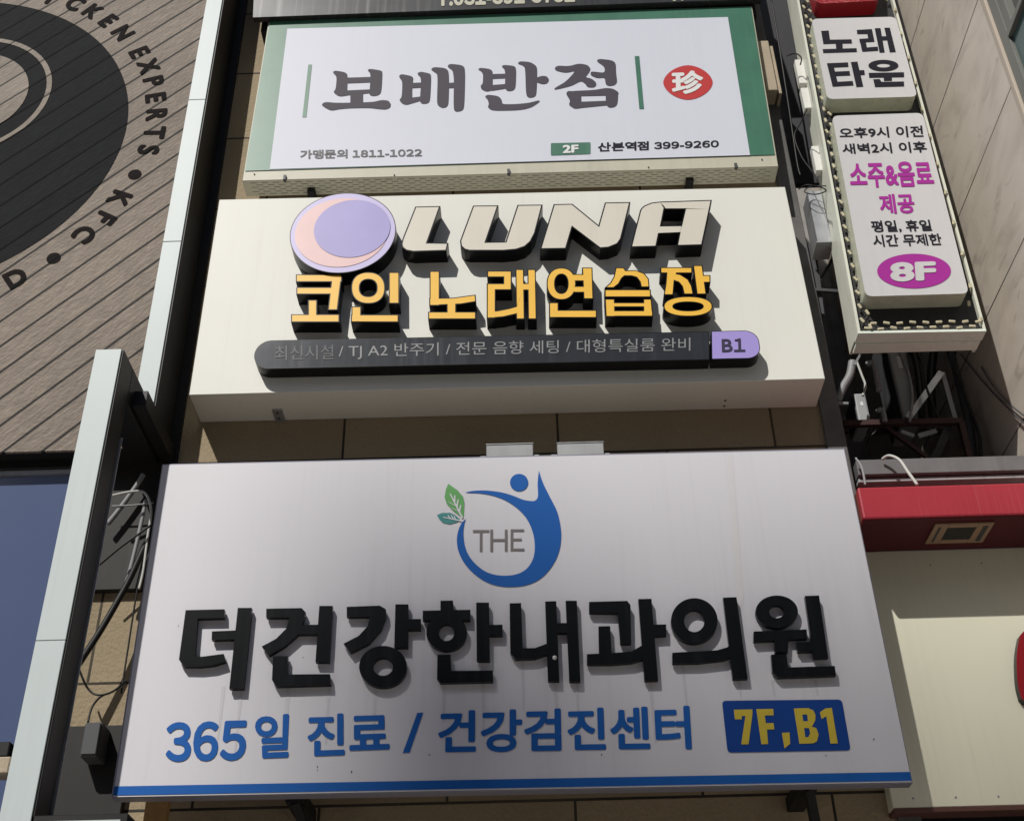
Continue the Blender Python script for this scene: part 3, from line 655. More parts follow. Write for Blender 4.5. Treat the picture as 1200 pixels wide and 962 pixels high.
c = [Vector(p) for p in xz([(833.5, 388.2), (887.5, 387.2), (887.5, 419.6), (834, 421)], YQ)]
hh = c[0].y - c[3].y; r_ = hh * .48; cr = Vector((c[1].x - r_, (c[1].y + c[2].y) / 2))
r_ = hh * .4; cr.x = c[1].x - r_
right = [(cr.x + r_ * math.sin(s), cr.y + (hh * .5 - r_) * (1 if k < 8 else -1) + r_ * math.cos(s)) for k, s in ((k, math.pi * (k if k < 8 else k - 1) / 14) for k in range(16))]
fpl = obj('floor_plate', raised([right + [tuple(c[3]), tuple(c[0])]], YQ, .113, rim=.005), ['lavender', 'black_gloss'], t)
obj('lettering', textpx('B1', [(845.5, 397), (873, 396.4), (873.5, 412), (846, 412.6)], YQ - .003, bold=.022, figures=True), 'dark_purple', fpl)
for (x_, y_) in ((326, 491), (850, 479)):
    c_ = P(x_, y_, YL + .28); bk = obj('bracket', box(c_.x - .035, c_.x + .035, YL + .2, WALL + .003, cq[3][1] - .012, cq[3][1] - .001, bev=.002), 'galv', t)
    for dy in (.24, .31): obj('bolt', tube(bmesh.new(), [(c_.x, YL + dy, cq[3][1] - .013), (c_.x, YL + dy, cq[3][1] - .02)], .009, 6), 'dark_box', bk)

# ================================================================== CLINIC SIGN
YC = 7.0
quad = [(190, 543.5), (990, 525), (1070, 917.5), (130, 935)]
cq = xz(quad, YC)
t = thing('clinic_sign', 'large white clinic sign with black raised letters and blue swirl logo', 'sign', (0, YC, cq[3][1]))
obj('panel', quad_prism(quad, YC + .008, .085, bev=.004), 'clinic_edge', t)
obj('face', flatpx([[(191, 545), (989, 526.8), (1068.5, 916), (132.5, 933.5)]], YC + .004), 'clinic_white', t)
obj('stripe', flatpx([[(134, 921), (1066.5, 904), (1068.3, 914.3), (132.5, 931.6)]], YC + .001), 'clinic_blue', t)
C1 = lambda p: G(200, 690, 6, p); C2 = lambda p: G(395, 690, 6, p); C3 = lambda p: G(590, 690, 6, p); C4 = lambda p: G(785, 690, 6, p)
CL = []
CL.append([C1(p) for p in ([(105, 148), (378, 142), (378, 203), (190, 207), (168, 470), (220, 475), (372, 455), (388, 508), (300, 535), (200, 545), (92, 543), (58, 495)], [(472, 132), (570, 132), (514, 700), (412, 700)], [(290, 297), (470, 290), (460, 352), (288, 357)])])
CL.append([C1(p) for p in ([(672, 138), (920, 133), (948, 162), (932, 230), (892, 322), (800, 402), (690, 467), (640, 403), (740, 350), (810, 280), (838, 198), (672, 200)], [(1045, 118), (1139, 118), (1116, 512), (1018, 512)], [(905, 252), (1045, 250), (1040, 316), (880, 318)], [(720, 472), (824, 472), (820, 600), (1120, 597), (1127, 672), (740, 683), (712, 637)])])
CL.append([C2(p) for p in ([(68, 125), (300, 116), (342, 140), (347, 185), (312, 282), (222, 382), (95, 447), (46, 383), (150, 330), (215, 260), (233, 193), (68, 194)], [(410, 107), (501, 107), (499, 410), (402, 410)], [(490, 212), (589, 210), (589, 284), (490, 285)], *ring(323, 545, 168, 146, 70, 64, 44))])
CL.append([C2(p) for p in ([(727, 82), (815, 80), (820, 170), (727, 170)], [(602, 152), (937, 145), (937, 218), (602, 218)], *ring(770, 305, 143, 128, 55, 60, 44), [(978, 95), (1068, 95), (1074, 504), (982, 504)], [(1060, 252), (1163, 250), (1163, 325), (1060, 327)], [(705, 462), (797, 460), (803, 575), (1095, 572), (1098, 650), (725, 658), (703, 630)])])
CL.append([C3(p) for p in ([(43, 100), (124, 98), (136, 415), (220, 415), (310, 382), (312, 455), (220, 487), (85, 492), (48, 450)], [(293, 87), (371, 85), (393, 645), (313, 645)], [(437, 82), (516, 82), (541, 648), (463, 648)], [(365, 240), (450, 238), (452, 306), (365, 309)])])
CL.append([C3(p) for p in ([(602, 90), (870, 83), (893, 112), (898, 382), (822, 384), (804, 168), (602, 164)], [(668, 262), (750, 260), (762, 470), (672, 470)], [(587, 457), (760, 450), (900, 438), (975, 395), (990, 490), (900, 517), (760, 528), (587, 528)], [(948, 70), (1041, 68), (1087, 640), (992, 643)], [(1048, 250), (1144, 248), (1146, 325), (1052, 330)])])
CL.append([C4(p) for p in (*ring(172, 223, 164, 159, 72, 79, 48), [(18, 447), (330, 430), (400, 410), (440, 390), (450, 470), (380, 497), (200, 518), (18, 521)], [(375, 60), (469, 57), (547, 628), (443, 631)])])
CL.append([C4(p) for p in (*ring(752, 159, 149, 114, 53, 46, 44), [(590, 298), (962, 283), (966, 347), (590, 368)], [(738, 330), (836, 328), (830, 443), (740, 443)], [(950, 48), (1049, 45), (1114, 483), (1012, 486)], [(893, 372), (1010, 370), (1020, 437), (900, 440)], [(713, 460), (820, 458), (832, 550), (1160, 540), (1168, 607), (760, 621), (722, 582)])])
for gl in CL:
    bm = raisedpx(gl, YC - .042, .034); obj('letter', bm, ['clinic_letter', 'clinic_letter'], t)
bm = bmesh.new(); bmesh.ops.create_icosphere(bm, subdivisions=2, radius=.014, matrix=Matrix.Translation(P(650, 770.5, YC - .044))); obj('screw_cap', bm, 'white_ink', t, smooth=True)
LG = lambda p: G(500, 545, 6, p)
def smooth(pts, sub=4):
    c_ = [Vector(p) for p in pts]; n = len(c_); out = []
    for i in range(n):
        p0, p1, p2, p3 = c_[i - 1], c_[i], c_[(i + 1) % n], c_[(i + 2) % n]
        if (p2 - p1).length < .01: continue
        for k in range(sub):
            t_ = k / sub; q = .5 * ((2 * p1) + (p2 - p0) * t_ + (2 * p0 - 5 * p1 + 4 * p2 - p3) * t_ * t_ + (3 * p1 - p0 - 3 * p2 + p3) * t_ ** 3); out.append((q.x, q.y))
    return out
lg = obj('logo', flatpx([LG(smooth([(268, 192), (268, 192), (330, 180), (420, 178), (520, 190), (600, 212), (680, 243), (740, 252), (765, 247), (779, 230), (783, 200), (780, 130), (785, 70), (790, 38), (790, 38), (800, 75), (825, 140), (870, 230), (915, 320), (938, 410), (946, 500), (936, 585), (905, 670), (850, 750), (780, 810), (690, 845), (590, 855), (490, 845), (400, 810), (320, 750), (260, 680), (222, 600), (212, 520), (225, 450), (248, 405), (275, 376), (275, 376), (263, 420), (258, 490), (270, 570), (300, 640), (350, 700), (420, 750), (500, 773), (580, 775), (650, 760), (705, 725), (745, 665), (760, 590), (755, 510), (735, 440), (700, 370), (640, 305), (560, 250), (470, 215), (380, 198), (300, 194)]))], YC), 'clinic_blue', t)
obj('logo_dot', flatpx([LG(oval(650, 122, 64, 61, 48))], YC), 'clinic_blue', lg)
lf = obj('leaf', flatpx([LG([(152, 130), (215, 175), (255, 220), (265, 265), (262, 320), (258, 374), (225, 350), (180, 315), (140, 270), (126, 225), (135, 170)])], YC), 'logo_green', lg)
lf2 = obj('leaf', flatpx([LG([(72, 350), (110, 335), (165, 335), (200, 350), (236, 382), (215, 400), (160, 415), (115, 405), (90, 380)])], YC), 'logo_teal', lg)
def veins(ls, wd): return [q for a_, b_ in ls for q in [LG([(a_[0] - wd, a_[1]), (a_[0] + wd, a_[1]), (b_[0] + wd * 1.6, b_[1]), (b_[0] - wd * 1.6, b_[1])])]]
obj('veins', flatpx(veins([((165, 200), (252, 372)), ((198, 212), (196, 258)), ((222, 240), (212, 292)), ((240, 280), (230, 325)), ((152, 258), (205, 285)), ((172, 300), (228, 325))], 4), YC - .0025), 'clinic_white', lf)
obj('veins', flatpx([LG([(115, 368), (118, 362), (250, 388), (246, 396)])] + veins([((150, 350), (165, 376)), ((172, 350), (188, 380)), ((192, 356), (205, 384))], 3), YC - .0025), 'clinic_white', lf2)
obj('lettering', flatpx([LG(p) for p in (rect(325, 455, 440, 472), rect(373, 460, 391, 607), rect(447, 452, 466, 607), rect(549, 452, 568, 605), rect(455, 518, 560, 535), rect(590, 451, 608, 603), rect(592, 450, 685, 466), rect(592, 515, 668, 531), rect(592, 585, 687, 602))], YC), 'logo_grey', lg)
obj('lettering', textpx('365', [(194, 846), (291, 843.5), (287, 890.5), (194, 892.5)], YC, bold=.03, figures=True), 'clinic_blue', t)
obj('lettering', textpx('일', [(298, 837.5), (340.5, 836), (338, 887), (301, 888.5)], YC, bold=.028), 'clinic_blue', t)
obj('lettering', textpx('진료', [(360.5, 836.5), (456, 834), (457, 882.5), (360, 886)], YC, bold=.028), 'clinic_blue', t)
obj('lettering', flatpx([[(489, 835), (496, 834.5), (480, 881.5), (472, 882)]], YC), 'clinic_blue', t)
obj('lettering', textpx('건강검진센터', [(514, 832.5), (808, 826.5), (811, 877.5), (513, 882.5)], YC, bold=.028), 'clinic_blue', t)
ft = obj('floor_plate', flat([round_quad([(846, 820.8), (986.5, 819.2), (997, 878.8), (852.7, 881.5)], YC, .025)], YC), 'tag_blue', t)
T1 = lambda p: G(830, 805, 6.667, p)
obj('lettering', flatpx([T1(p) for p in ([(200, 175), (345, 172), (345, 210), (315, 445), (257, 445), (290, 225), (262, 222), (262, 250), (208, 250)], [(375, 170), (508, 168), (510, 218), (442, 220), (450, 280), (510, 278), (516, 328), (458, 330), (468, 442), (415, 445)], [(575, 355), (635, 352), (640, 440), (595, 478)],
    [(668, 165), (728, 164), (765, 440), (712, 440)], [(690, 164), (790, 162), (785, 212), (705, 213)], [(772, 162), (820, 178), (838, 215), (836, 258), (818, 292), (768, 285), (778, 255), (772, 212)], [(725, 264), (800, 266), (818, 292), (800, 318), (730, 318)], [(785, 300), (845, 318), (862, 370), (850, 420), (825, 436), (780, 439), (780, 390), (796, 360), (788, 318)], [(740, 390), (800, 389), (800, 438), (745, 440)],
    [(872, 195), (915, 165), (965, 160), (1012, 437), (955, 440), (922, 225), (885, 248)])], YC - .003), 'tag_yellow', ft)
spots = [(209, 733, 1.0), (355, 770, 1.0), (412, 904, 1.8), (503, 884, 1.6), (705, 884, 1.5), (372, 898, 1.4), (968, 885, 1.5), (1024, 866, 1.8), (703, 720, .9), (372, 902, .9)]
for (x_, ya_, yb_, w_) in ((262, 804, 866, 5), (283, 806, 880, 4), (338, 806, 850, 6), (386, 802, 872, 4), (440, 806, 860, 5), (520, 800, 846, 5), (566, 800, 858, 4), (612, 772, 832, 4), (651, 800, 880, 4), (676, 800, 862, 4), (762, 798, 870, 5), (800, 780, 838, 4), (866, 798, 818, 4), (955, 796, 815, 5), (905, 797, 816, 4)):
    k_ = (x_ - 550) * (yb_ - ya_) / 2500
    q = [(x_ - w_ / 2, ya_), (x_ + w_ / 2, ya_), (x_ + w_ * .3 + k_, yb_), (x_ - w_ * .15 + k_, yb_)]
    obj('rain_stain', flatpx([q], YC + .0025), 'stain', t)
obj('rust_stain', flatpx([[(852, 531), (858, 531), (872, 700), (866, 720), (862, 700)]], YC + .0025), 'stain_tan', t)
bm = bmesh.new()
for (x_, y_, r_) in spots:
    q = xz(oval(x_, y_, r_ * .45, r_ * .8, 9), YC + .001); vs = [bm.verts.new((p[0], YC + .001, p[1])) for p in q]; bm.faces.new(vs)
obj('dirt_spots', bm, 'grime', t)
zbm = cq[3][1]
for (x_, d_) in ((345, .04), (950, .04)):
    c_ = P(x_, 932, YC + .09); bm = bmesh.new(); add_box(bm, c_.x - .05, c_.x + .05, YC + .094, WALL, zbm - .02, zbm + .06)
    bar(bm, (c_.x, YC + .12, zbm - .01), (c_.x + .12, WALL, zbm - .38), .05, .05); obj('bracket', bm, 'black', t)
for (pa, pb, lab) in (((570, 521.5), (625, 534.5), 'left grey power supply box lying on top of the clinic sign'), ((653, 519.8), (708, 532.5), 'right grey power supply box lying on top of the clinic sign')):
    a = P(*pa, YC + .01); b = P(*pb, YC + .01); k = thing('power_supply', lab, 'power supply', ((a.x + b.x) / 2, YC + .05, b.z), 'power supplies on top of the clinic sign')
    zz = max(b.z, cq[0][1] - (cq[0][1] - cq[1][1]) * ((a.x + b.x) / 2 - cq[0][0]) / (cq[1][0] - cq[0][0]) + .002)
    obj('case', box(a.x, b.x, YC + .012, YC + .085, zz, a.z, bev=.004), 'grey_light', k)
    obj('lid', box(a.x - .004, b.x + .004, YC + .008, YC + .088, a.z + .001, a.z + .009, bev=.002), 'galv', k)
    bm = bmesh.new(); add_box(bm, a.x - .045, a.x - .002, YC + .03, YC + .07, zz, zz + .022, bev=.003); obj('end_tab', bm, 'galv', k)
    bm = bmesh.new(); add_box(bm, b.x + .002, b.x + .04, YC + .03, YC + .07, zz, zz + .022, bev=.003); obj('end_tab', bm, 'galv', k)
a = P(171, 937, 7.35); b = P(194, 962, 7.35)
t = thing('sunlit_sliver', 'strip coloured as a sunlit sliver of wall under the bottom left of the clinic sign', 'sliver', ((a.x + b.x) / 2, 7.35, 0))
obj('sliver', box(a.x, b.x, 7.35, 7.41, 1.2, a.z + .2, bev=.004), 'lit_tan', t)  # tan strip stands in for a sliver of sun on the wall

# ================================================================== RIGHT: hanging light box sign
YBD = 7.1
fr = [(914, -120), (1011, -122), (1151.5, 386.5), (1008, 389)]
cf = xz(fr, YBD)
t = thing('hanging_sign', 'tall hanging sign with two white light boxes and lamp strips round its rim', 'sign', (cf[3][0], YBD, cf[3][1]))
obj('back_board', quad_prism(fr, YBD + .03, .02, bev=0), 'board_grey', t)
def frame_side(p, q, wd, dp, nm='frame_side'):
    """one side of the frame: between two (x, z) corners, wd wide, from the front back by dp"""
    p, q = Vector(p), Vector(q); d = (q - p).normalized(); n = Vector((-d.y, d.x)) * wd
    return add_prism(bmesh.new(), [tuple(p), tuple(q), tuple(q + n), tuple(p + n)], YBD - .01, YBD + dp)
obj('frame_side', frame_side(cf[0], cf[3], -.02, .27), 'blade_frame', t)
obj('frame_side', frame_side(cf[1], cf[2], .02, .27), 'blade_frame', t)
obj('frame_side', frame_side((cf[3][0] - .02, cf[3][1]), (cf[2][0] + .02, cf[2][1]), -.02, .10), 'lip_bounce', t)
obj('rear_lip', box(cf[3][0] - .012, cf[2][0] + .012, YBD + .104, YBD + .215, cf[3][1] - .034, cf[3][1] - .014), 'lip_bounce', t)
def lightbox(px, Yf, lab=None, face='lightbox', side='lightbox_side', rad=.055):
    bm = add_prism(bmesh.new(), round_quad(px, Yf, rad), Yf, YBD + .029, 0, 1)
    return obj('light_box', bm, [face, side], t, lab)
Y1 = YBD - .12
lb = lightbox([(951, 22.5), (1049.5, 20), (1075, 113.5), (969.5, 116.5)], Y1, 'upper square white light box')
S1 = lambda p: G(940, 10, 6.667, p)
Q = [rect(0, 0, 0, 0)]
NO = [S1(p) for p in ([(148, 178), (207, 174), (222, 238), (385, 243), (390, 275), (165, 278)], [(148, 178), (207, 174), (222, 278), (166, 280)], [(165, 247), (385, 243), (390, 275), (172, 278)], [(262, 270), (315, 270), (317, 318), (266, 320)], [(160, 320), (425, 312), (428, 342), (165, 350)])]
RAE = [S1(p) for p in ([(427, 170), (540, 163), (548, 200), (430, 202)], [(503, 165), (545, 163), (565, 258), (520, 260)], [(447, 240), (560, 232), (565, 262), (450, 268)], [(447, 240), (492, 237), (512, 336), (470, 340)], [(462, 310), (590, 300), (595, 332), (470, 340)], [(567, 157), (612, 155), (645, 345), (605, 347)], [(642, 153), (685, 152), (732, 342), (685, 345)], [(620, 220), (665, 218), (670, 250), (626, 252)])]
TA = [S1(p) for p in ([(193, 430), (240, 428), (285, 610), (238, 612)], [(195, 430), (358, 423), (362, 458), (205, 465)], [(215, 497), (370, 490), (376, 525), (222, 532)], [(235, 577), (395, 568), (402, 603), (240, 612)], [(380, 420), (432, 417), (478, 612), (424, 616)], [(440, 485), (485, 483), (490, 520), (450, 523)])]
UN = [S1(p) for p in (*ring(635, 448, 117, 45, 52, 15, 40), [(520, 505), (795, 500), (797, 538), (524, 543)], [(635, 530), (700, 530), (702, 566), (640, 568)], [(555, 555), (605, 553), (620, 575), (795, 572), (797, 610), (570, 616)])]
for gl in (NO[1:], RAE, TA, UN): obj('lettering', flatpx(gl, Y1 - .003), 'ink', lb)
lb2 = lightbox([(975, 136), (1081, 132.5), (1135.5, 344), (1014.5, 347.5)], Y1, 'lower tall white light box')
S2 = lambda q, ox, oy, s: [(ox + a_ / s, oy + b_ / s) for a_, b_ in q]
Yt = Y1 - .003
obj('lettering', textpx('오후9시 이전', S2([(83, 135), (740, 115), (750, 205), (95, 215)], 970, 130, 6.667), Yt, bold=.022), 'ink', lb2)
obj('lettering', textpx('새벽2시 이후', S2([(107, 258), (765, 238), (780, 325), (118, 338)], 970, 130, 6.667), Yt, bold=.022), 'ink', lb2)
obj('lettering', textpx('소주&음료', S2([(163, 405), (800, 392), (840, 592), (178, 605)], 970, 130, 6.667), Yt, bold=.034), 'magenta', lb2, 'magenta lettering')
obj('lettering', textpx('제공', S2([(393, 652), (665, 645), (688, 800), (415, 808)], 970, 130, 6.667), Yt, bold=.034), 'magenta', lb2, 'magenta lettering')
S3 = lambda q: G(990, 260, 6.011, q)
obj('lettering', textpx('평일, 휴일', S3([(178, -8), (600, -15), (618, 68), (195, 78)]), Yt, bold=.024), 'ink', lb2)
obj('lettering', textpx('시간 무제한', S3([(190, 92), (672, 82), (690, 165), (205, 178)]), Yt, bold=.024), 'ink', lb2)
ov = obj('floor_plate', flatpx([S3(oval(488, 347, 260, 122, 60))], Yt), 'magenta', lb2, 'magenta oval')
obj('lettering', textpx('8F', S3([(312, 287), (640, 277), (648, 412), (325, 425)]), Yt - .003, bold=.045), 'lightbox', ov)
lb3 = lightbox([(938, -62), (1029, -65), (1030.5, 1), (958, 5)], Y1, 'dark red light box at the top', 'red_box', 'red_box', .06)
# lamp modules along the rim
me = bpy.data.meshes.new('lamp_module'); bm = box(-.023, .023, -.014, .0, -.0105, .0105, bev=.004); bm.to_mesh(me); bm.free(); me.materials.append(M['bulb'])
def module(x, y, z, rot):
    o = bpy.data.objects.new('lamp_module', me); COL.objects.link(o); o.parent = t; o.matrix_parent_inverse = Matrix.Translation(-Vector(t.location)); o.location = (x, y, z); o.rotation_euler = (random.uniform(-.15, .15), rot, 0)
def run(p, q, n, inset, rot):
    p, q = Vector(p), Vector(q); d = (q - p).normalized(); nn = Vector((-d.y, d.x))
    for k in range(n):
        c_ = p + (q - p) * ((k + .5) / n) + nn * (inset + (.022 if k % 2 else -.016) + random.uniform(-.006, .006)); module(c_.x, YBD - .004 - (.01 if k % 2 else 0), c_.y, rot + random.uniform(-.25, .25))
pt = xz([(936, -4), (1043, -6)], YBD)
run(pt[0], cf[3], 58, .045, R(70)); run((cf[3][0] + .03, cf[3][1]), cf[2], 18, .035, R(1)); run(pt[1], cf[2], 24, -.03, R(-75))
def zig(p, q, n, ins):
    p, q = Vector(p), Vector(q); d = (q - p).normalized(); nn = Vector((-d.y, d.x)); out = []
    for k in range(n + 1):
        c_ = p + (q - p) * (k / n) + nn * (ins + (.03 if k % 2 else -.02)); out.append((c_.x, YBD + .005, c_.y))
    return out
bm = bmesh.new(); tube(bm, zig(pt[0], cf[3], 60, .05), .004, 5); tube(bm, zig(cf[3], cf[2], 24, .035), .004, 5); obj('wiring', bm, 'cable_black', t)
for (pa, pb) in (((931, 71), (941, 99)), ((938, 104), (949, 128)), ((950.5, 172), (961, 201))):
    a = P(*pa, YBD + .14); b = P(*pb, YBD + .14); x_ = a.x
    ad = obj('adapter_case', box(x_, x_ + .075, YBD + .13, YBD + .2, b.z, a.z, bev=.005), 'adapter', t)
cable('thin_cable', [(922, 66, 7.1), (932, 63, 7.1), (939, 68, 7.05), (938, 76, 6.95)], .006, 'cable_black', 'short black cable bent over the top white case of the hanging sign', group='cables beside the hanging sign')
cable('thin_cable', [(946, 128, 6.98), (938, 145, 7.1), (931, 160, 7.15), (940, 185, 7.12), (955, 205, 7.0), (958, 214, 7.0)], .005, 'cable_black', 'loose black cable looping below the middle white case of the hanging sign', group='cables beside the hanging sign')
cable('thin_cable', [(904, 0, 7.5), (914, 60, 7.5), (925, 130, 7.5), (934, 190, 7.5), (938, 206, 7.5)], .008, 'cable_black', 'long straight black cable running down the corner strip', group='cables beside the hanging sign')
cable('thin_cable', [(936, 222, 7.28), (945, 217, 7.22), (960, 219, 7.2), (968, 224, 7.22), (955, 228, 7.22), (943, 225, 7.24), (950, 219, 7.25), (972, 218, 7.2)], .005, 'cable_black', 'coiled black cable lying on the grey duct top', group='cables beside the hanging sign')

# more fittings in the alley
cable('thin_cable', [(1048, 400, 7.9), (1062, 430, 7.9), (1069, 462, 7.9), (1066, 494, 7.9)], .011, 'cable_grey', 'thin grey cable draped over the front of the tall outdoor unit', group='cables in the alley')
cable('thin_cable', [(1070, 402, 7.95), (1082, 430, 7.95), (1086, 455, 7.95), (1100, 490, 7.95)], .010, 'cable_black', 'thin black cable hanging before the pale angle bracket', group='cables in the alley')
cable('thin_cable', [(1124, 400, 8.0), (1118, 424, 8.0), (1130, 462, 8.0), (1146, 505, 8.0), (1150, 535, 8.0)], .012, 'cable_black', 'black cable wandering down beside the leaning dark grey pipe', group='cables in the alley')
cable('thin_cable', [(1004, 424, 7.85), (1010, 440, 7.85), (1014, 452, 7.85), (1011, 464, 7.85)], .010, 'cable_white', 'short pale cable dropping to the small grey outdoor unit', group='cables in the alley')
k = thing('pipe_cover', 'pale crumpled pipe cover sheet lying under the steel frame rail', 'cover', P(1076, 508, 8.0))
bm = bmesh.new(); bar(bm, P(1056, 506, 8.0), P(1071, 511, 8.0), .03, .02); obj('cover', bm, 'grey_light', k)
bm = bmesh.new(); bar(bm, P(1076, 511, 8.0), P(1097, 505, 8.0), .035, .02); obj('cover', bm, 'grey_light', k)
k = thing('fan_guard', 'round dark fan guard under the left of the steel frame', 'fan', P(1008, 504, 8.3))
fc = P(1008, 504, 8.3); bm = bmesh.new()
for rr_ in (.05, .09, .13): tube(bm, [(fc.x + rr_ * math.cos(a_), fc.y + rr_ * math.sin(a_), fc.z) for a_ in [2 * math.pi * q / 20 for q in range(21)]], .006, 5)
obj('guard', bm, 'grey_metal', k)
k = thing('strut_bracket', 'grey angle bar leaning on the corner strip at the left of the alley', 'bracket', P(990, 460, 7.7))
bm = bmesh.new(); bar(bm, P(980, 473, 7.7), P(994, 473, 7.7), .02, .02); obj('strut', bm, 'galv', k)
bm = bmesh.new(); bar(bm, P(1001, 428, 7.7), P(1017, 400, 7.7), .016, .016); obj('strut', bm, 'galv', k)

# alley fittings
YA = 7.32
a = P(946, 224, YA); b = P(975, 283, YA)
k = thing('duct', 'pale grey metal duct hanging left of the hanging sign', 'duct', (a.x, YA, b.z))
obj('casing', box(a.x, b.x, YA, YA + .2, b.z, a.z, bev=.004), 'galv', k)
obj('flange', box(a.x - .012, b.x + .012, YA - .008, YA + .2, b.z - .014, b.z - .002, bev=.002), 'grey_light', k)
bm = bmesh.new(); bar(bm, P(950, 288, 7.6), P(960, 370, 7.6), .07, .05); bar(bm, P(978, 300, 7.6), P(957, 335, 7.6), .02, .02); bar(bm, P(955, 340, 7.55), P(985, 342, 7.55), .025, .025)
tag(obj('support_bracket', bm, 'dark_box'), 'dark steel support bracket below the pale grey duct', 'bracket')
# tall outdoor units and the steel frame they stand on
def unit(nm, pxa, pxb, Y, dp, lab):
    a = P(*pxa, Y); b = P(*pxb, Y); k = thing(nm, lab, 'air conditioner', ((a.x + b.x) / 2, Y, b.z), 'outdoor units in the alley')
    c_ = obj('casing', box(a.x, b.x, Y, Y + dp, b.z, a.z, bev=.012, seg=2), 'grey_light', k)
    obj('side_panel', box(a.x - .005, a.x - .001, Y + .015, Y + dp - .015, b.z + .015, a.z - .015), 'dark_box', k)
    obj('front_panel', box(a.x + .012, b.x - .012, Y - .004, Y - .0005, b.z + .015, a.z - .015, bev=.001), 'grey_light', k)
    obj('sticker', box(a.x + (b.x - a.x) * .4, a.x + (b.x - a.x) * .62, Y - .0065, Y - .0045, b.z + (a.z - b.z) * .55, b.z + (a.z - b.z) * .68), 'white_ink', k)
    return k
zf = P(1050, 495, 8.0).z
unit('air_conditioner', (1034, 385), (1081, 492), 8.3, .4, 'tall light grey outdoor unit standing in the middle of the alley')
unit('air_conditioner', (1000, 461), (1021, 494), 8.05, .3, 'small grey outdoor unit standing at the left of the alley')
k = thing('steel_frame', 'dark red steel frame across the alley under the outdoor units', 'frame', (P(1050, 497, 7.95).x, 7.95, zf))
bm = bmesh.new(); bar(bm, P(988, 497, 7.95), P(1128, 494, 7.95), .045, .045); obj('rail', bm, 'rust_steel', k); bm = bmesh.new(); bar(bm, P(988, 505, 8.6), P(1112, 506, 8.6), .04, .04); obj('rail', bm, 'rust_steel', k)
bm = bmesh.new(); bar(bm, P(1126, 495, 7.95), P(1142, 560, 7.95), .045, .045); obj('leg', bm, 'rust_steel', k)
bm = bmesh.new(); bar(bm, P(1040, 502, 7.97), P(1098, 545, 7.97), .03, .03); obj('brace', bm, 'rust_steel', k)
bm = bmesh.new(); bar(bm, P(1112, 500, 8.2), P(1092, 545, 8.2), .06, .04); obj('brace', bm, 'charcoal', k)
k = thing('angle_bracket', 'pale grey slanted steel angle bracket right of the tall outdoor unit', 'bracket', P(1103, 437, 8.05))
bm = bmesh.new(); bar(bm, P(1103, 437, 8.05), P(1064, 491, 8.05), .05, .03); obj('strut', bm, 'galv', k)
bm = bmesh.new(); bar(bm, P(1104, 437, 8.08), P(1119, 491, 8.08), .035, .03); obj('strut', bm, 'grey_light', k)
cable('pipe', [(1060, 400, 8.2), (1072, 420, 8.2), (1077, 450, 8.2), (1080, 490, 8.2)], .028, 'cable_black', 'thick black insulated pipe curving down the right of the tall unit', 'pipe', 'pipes in the alley')
cable('pipe', [(1096, 400, 8.4), (1092, 430, 8.4), (1091, 460, 8.4), (1094, 492, 8.4)], .035, 'cable_black', 'straight black insulated pipe behind the pale angle bracket', 'pipe', 'pipes in the alley')
cable('pipe', [(1112, 405, 8.3), (1122, 440, 8.3), (1134, 490, 8.3), (1140, 540, 8.3)], .035, 'dark_box', 'dark grey pipe leaning along the stone side wall', 'pipe', 'pipes in the alley')
cable('pipe', [(981, 470, 7.75), (988, 454, 7.75), (996, 440, 7.75), (999, 424, 7.75)], .032, 'cable_grey', 'short grey pipe slanting at the left of the alley', 'pipe', 'pipes in the alley')
cable('pipe', [(1016, 427, 7.9), (1022, 425, 7.9), (1026, 436, 7.9), (1030, 458, 7.9)], .022, 'cable_grey', 'grey hooked pipe left of the tall outdoor unit', 'pipe', 'pipes in the alley')
cable('pipe', [(1028, 482, 7.88), (1033, 480, 7.88), (1036, 487, 7.88), (1037, 494, 7.88)], .02, 'cable_grey', 'small grey hooked pipe low beside the tall outdoor unit', 'pipe', 'pipes in the alley')
cable('thin_cable', [(1003, 537, 7.45), (1010, 548, 7.35), (1014, 568, 7.2)], .008, 'cable_grey', 'dark grey cable dropping behind the left end of the red sign', group='cables over the red sign')
cable('thin_cable', [(1034, 538, 7.47), (1042, 534, 7.42), (1054, 539, 7.35), (1064, 553, 7.25), (1075, 568, 7.15)], .011, 'cable_white', 'white cable arching over the grey ledge to the red sign', group='cables over the red sign')
def wall_cable(pts, lab):
    bm = tube(bmesh.new(), curve_pts([PX(a_, b_, XM - .02) for a_, b_ in pts]), .006, 6); tag(obj('thin_cable', bm, 'dark_box', smooth=True), lab, 'cable', 'cables over the stone side wall')
wall_cable([(1126, 415), (1150, 445), (1175, 472), (1204, 500)], 'lower thin cable crossing the stone side wall')
wall_cable([(1150, 430), (1166, 455), (1185, 475), (1204, 490)], 'upper thin cable crossing the stone side wall')

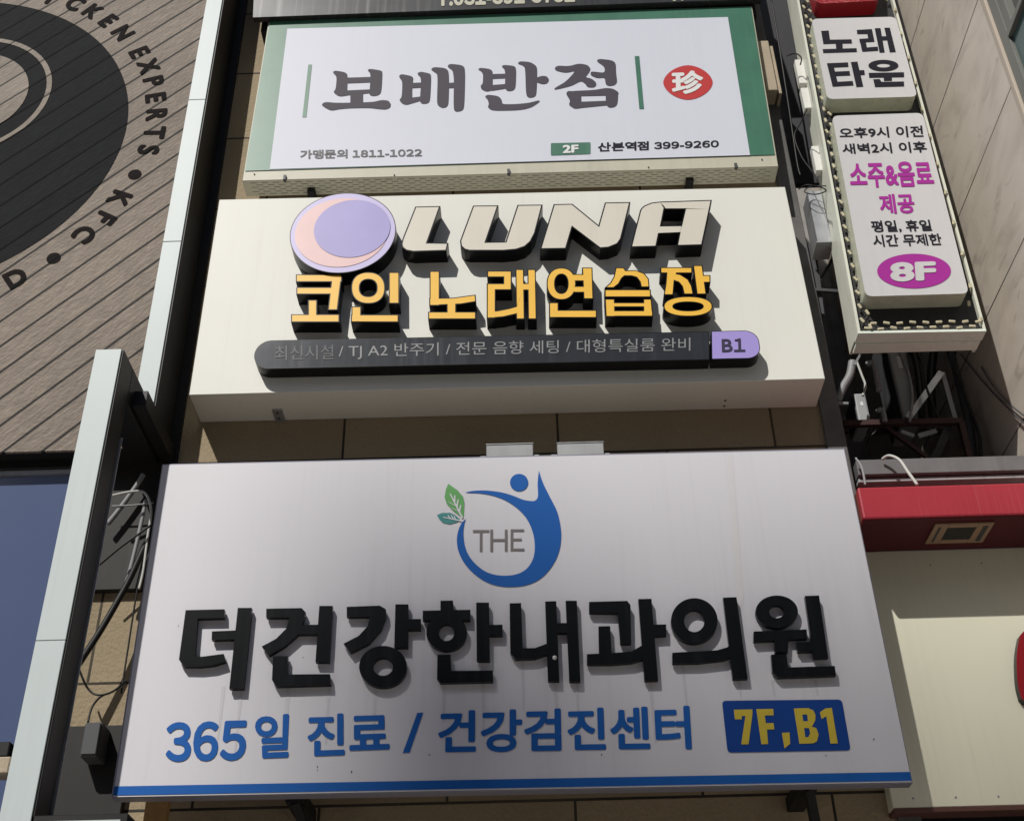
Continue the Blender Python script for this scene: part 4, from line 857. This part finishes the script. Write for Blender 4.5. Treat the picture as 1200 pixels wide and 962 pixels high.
# ================================================================== RIGHT: red fascia and ivory shop panel
YRD = 7.0
a = P(1004.6, 571, YRD); b = P(1011.5, 608.7, YRD)
t = thing('red_sign', 'red sheet metal sign fascia with a lamp set in its underside', 'sign', (a.x, YRD, b.z))
obj('fascia', box(a.x, 6.2, YRD, YRD + .46, b.z + .006, a.z, bev=.012, seg=2), 'red_fascia', t)
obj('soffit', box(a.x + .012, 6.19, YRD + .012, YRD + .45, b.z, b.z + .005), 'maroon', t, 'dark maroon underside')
c = [PZ(x_, y_, b.z) for x_, y_ in ((1084.7, 635), (1095, 612), (1161, 611.4), (1154.5, 633))]
lx0 = (c[0].x + c[1].x) / 2; lx1 = (c[2].x + c[3].x) / 2; ly0 = (c[1].y + c[2].y) / 2; ly1 = (c[0].y + c[3].y) / 2
bm = bmesh.new(); zt_, zl = b.z - .001, b.z - .016; k_ = .045
add_box(bm, lx0, lx0 + .09, ly0, ly1, zl, zt_, bev=.003); add_box(bm, lx1 - .1, lx1, ly0, ly1, zl, zt_, bev=.003); add_box(bm, lx0 + .091, lx1 - .101, ly0, ly0 + k_, zl, zt_, bev=.003); add_box(bm, lx0 + .091, lx1 - .101, ly1 - k_, ly1, zl, zt_, bev=.003)
fx = obj('lamp', bm, 'fixture_trim', t); obj('lens', box(lx0 + .092, lx1 - .102, ly0 + k_ + .001, ly1 - k_ - .001, zl + .004, zt_), 'glass_dark', fx)
bm = bmesh.new(); add_box(bm, lx1 - .06, lx1 - .03, ly0 + .03, ly1 - .03, zl - .003, zl - .0005); add_box(bm, lx0 + .03, lx0 + .045, ly0 + .03, ly1 - .03, zl - .003, zl - .0005); obj('vent', bm, 'dark_box', fx)
YI = 7.45
lo = P(1046.7, 946.7, YI)
t = thing('ivory_sign', 'ivory sign panel under the red fascia with a red round logo edge', 'sign', (lo.x, YI, lo.z))
obj('panel', box(lo.x, 6.2, YI, YI + .12, lo.z, b.z - .002, bev=.004), 'ivory_panel', t)
obj('bottom_trim', box(lo.x, 6.2, YI - .006, YI + .13, lo.z - .03, lo.z - .001, bev=.003), 'brown_edge', t)
for (x_, y_) in ((1070, 935), (1120, 934), (1170, 933), (1090, 662), (1150, 660)):
    c_ = P(x_, y_, YI); obj('screw', tube(bmesh.new(), [(c_.x, YI + .004, c_.z), (c_.x, YI - .003, c_.z)], .006, 10), 'galv', t)
obj('red_logo', raisedpx([soft([(1197, 735), (1280, 735), (1280, 822), (1199, 826), (1192, 800), (1191, 765)], 2)], YI - .06, .058), ['red_box', 'black_gloss'], t)
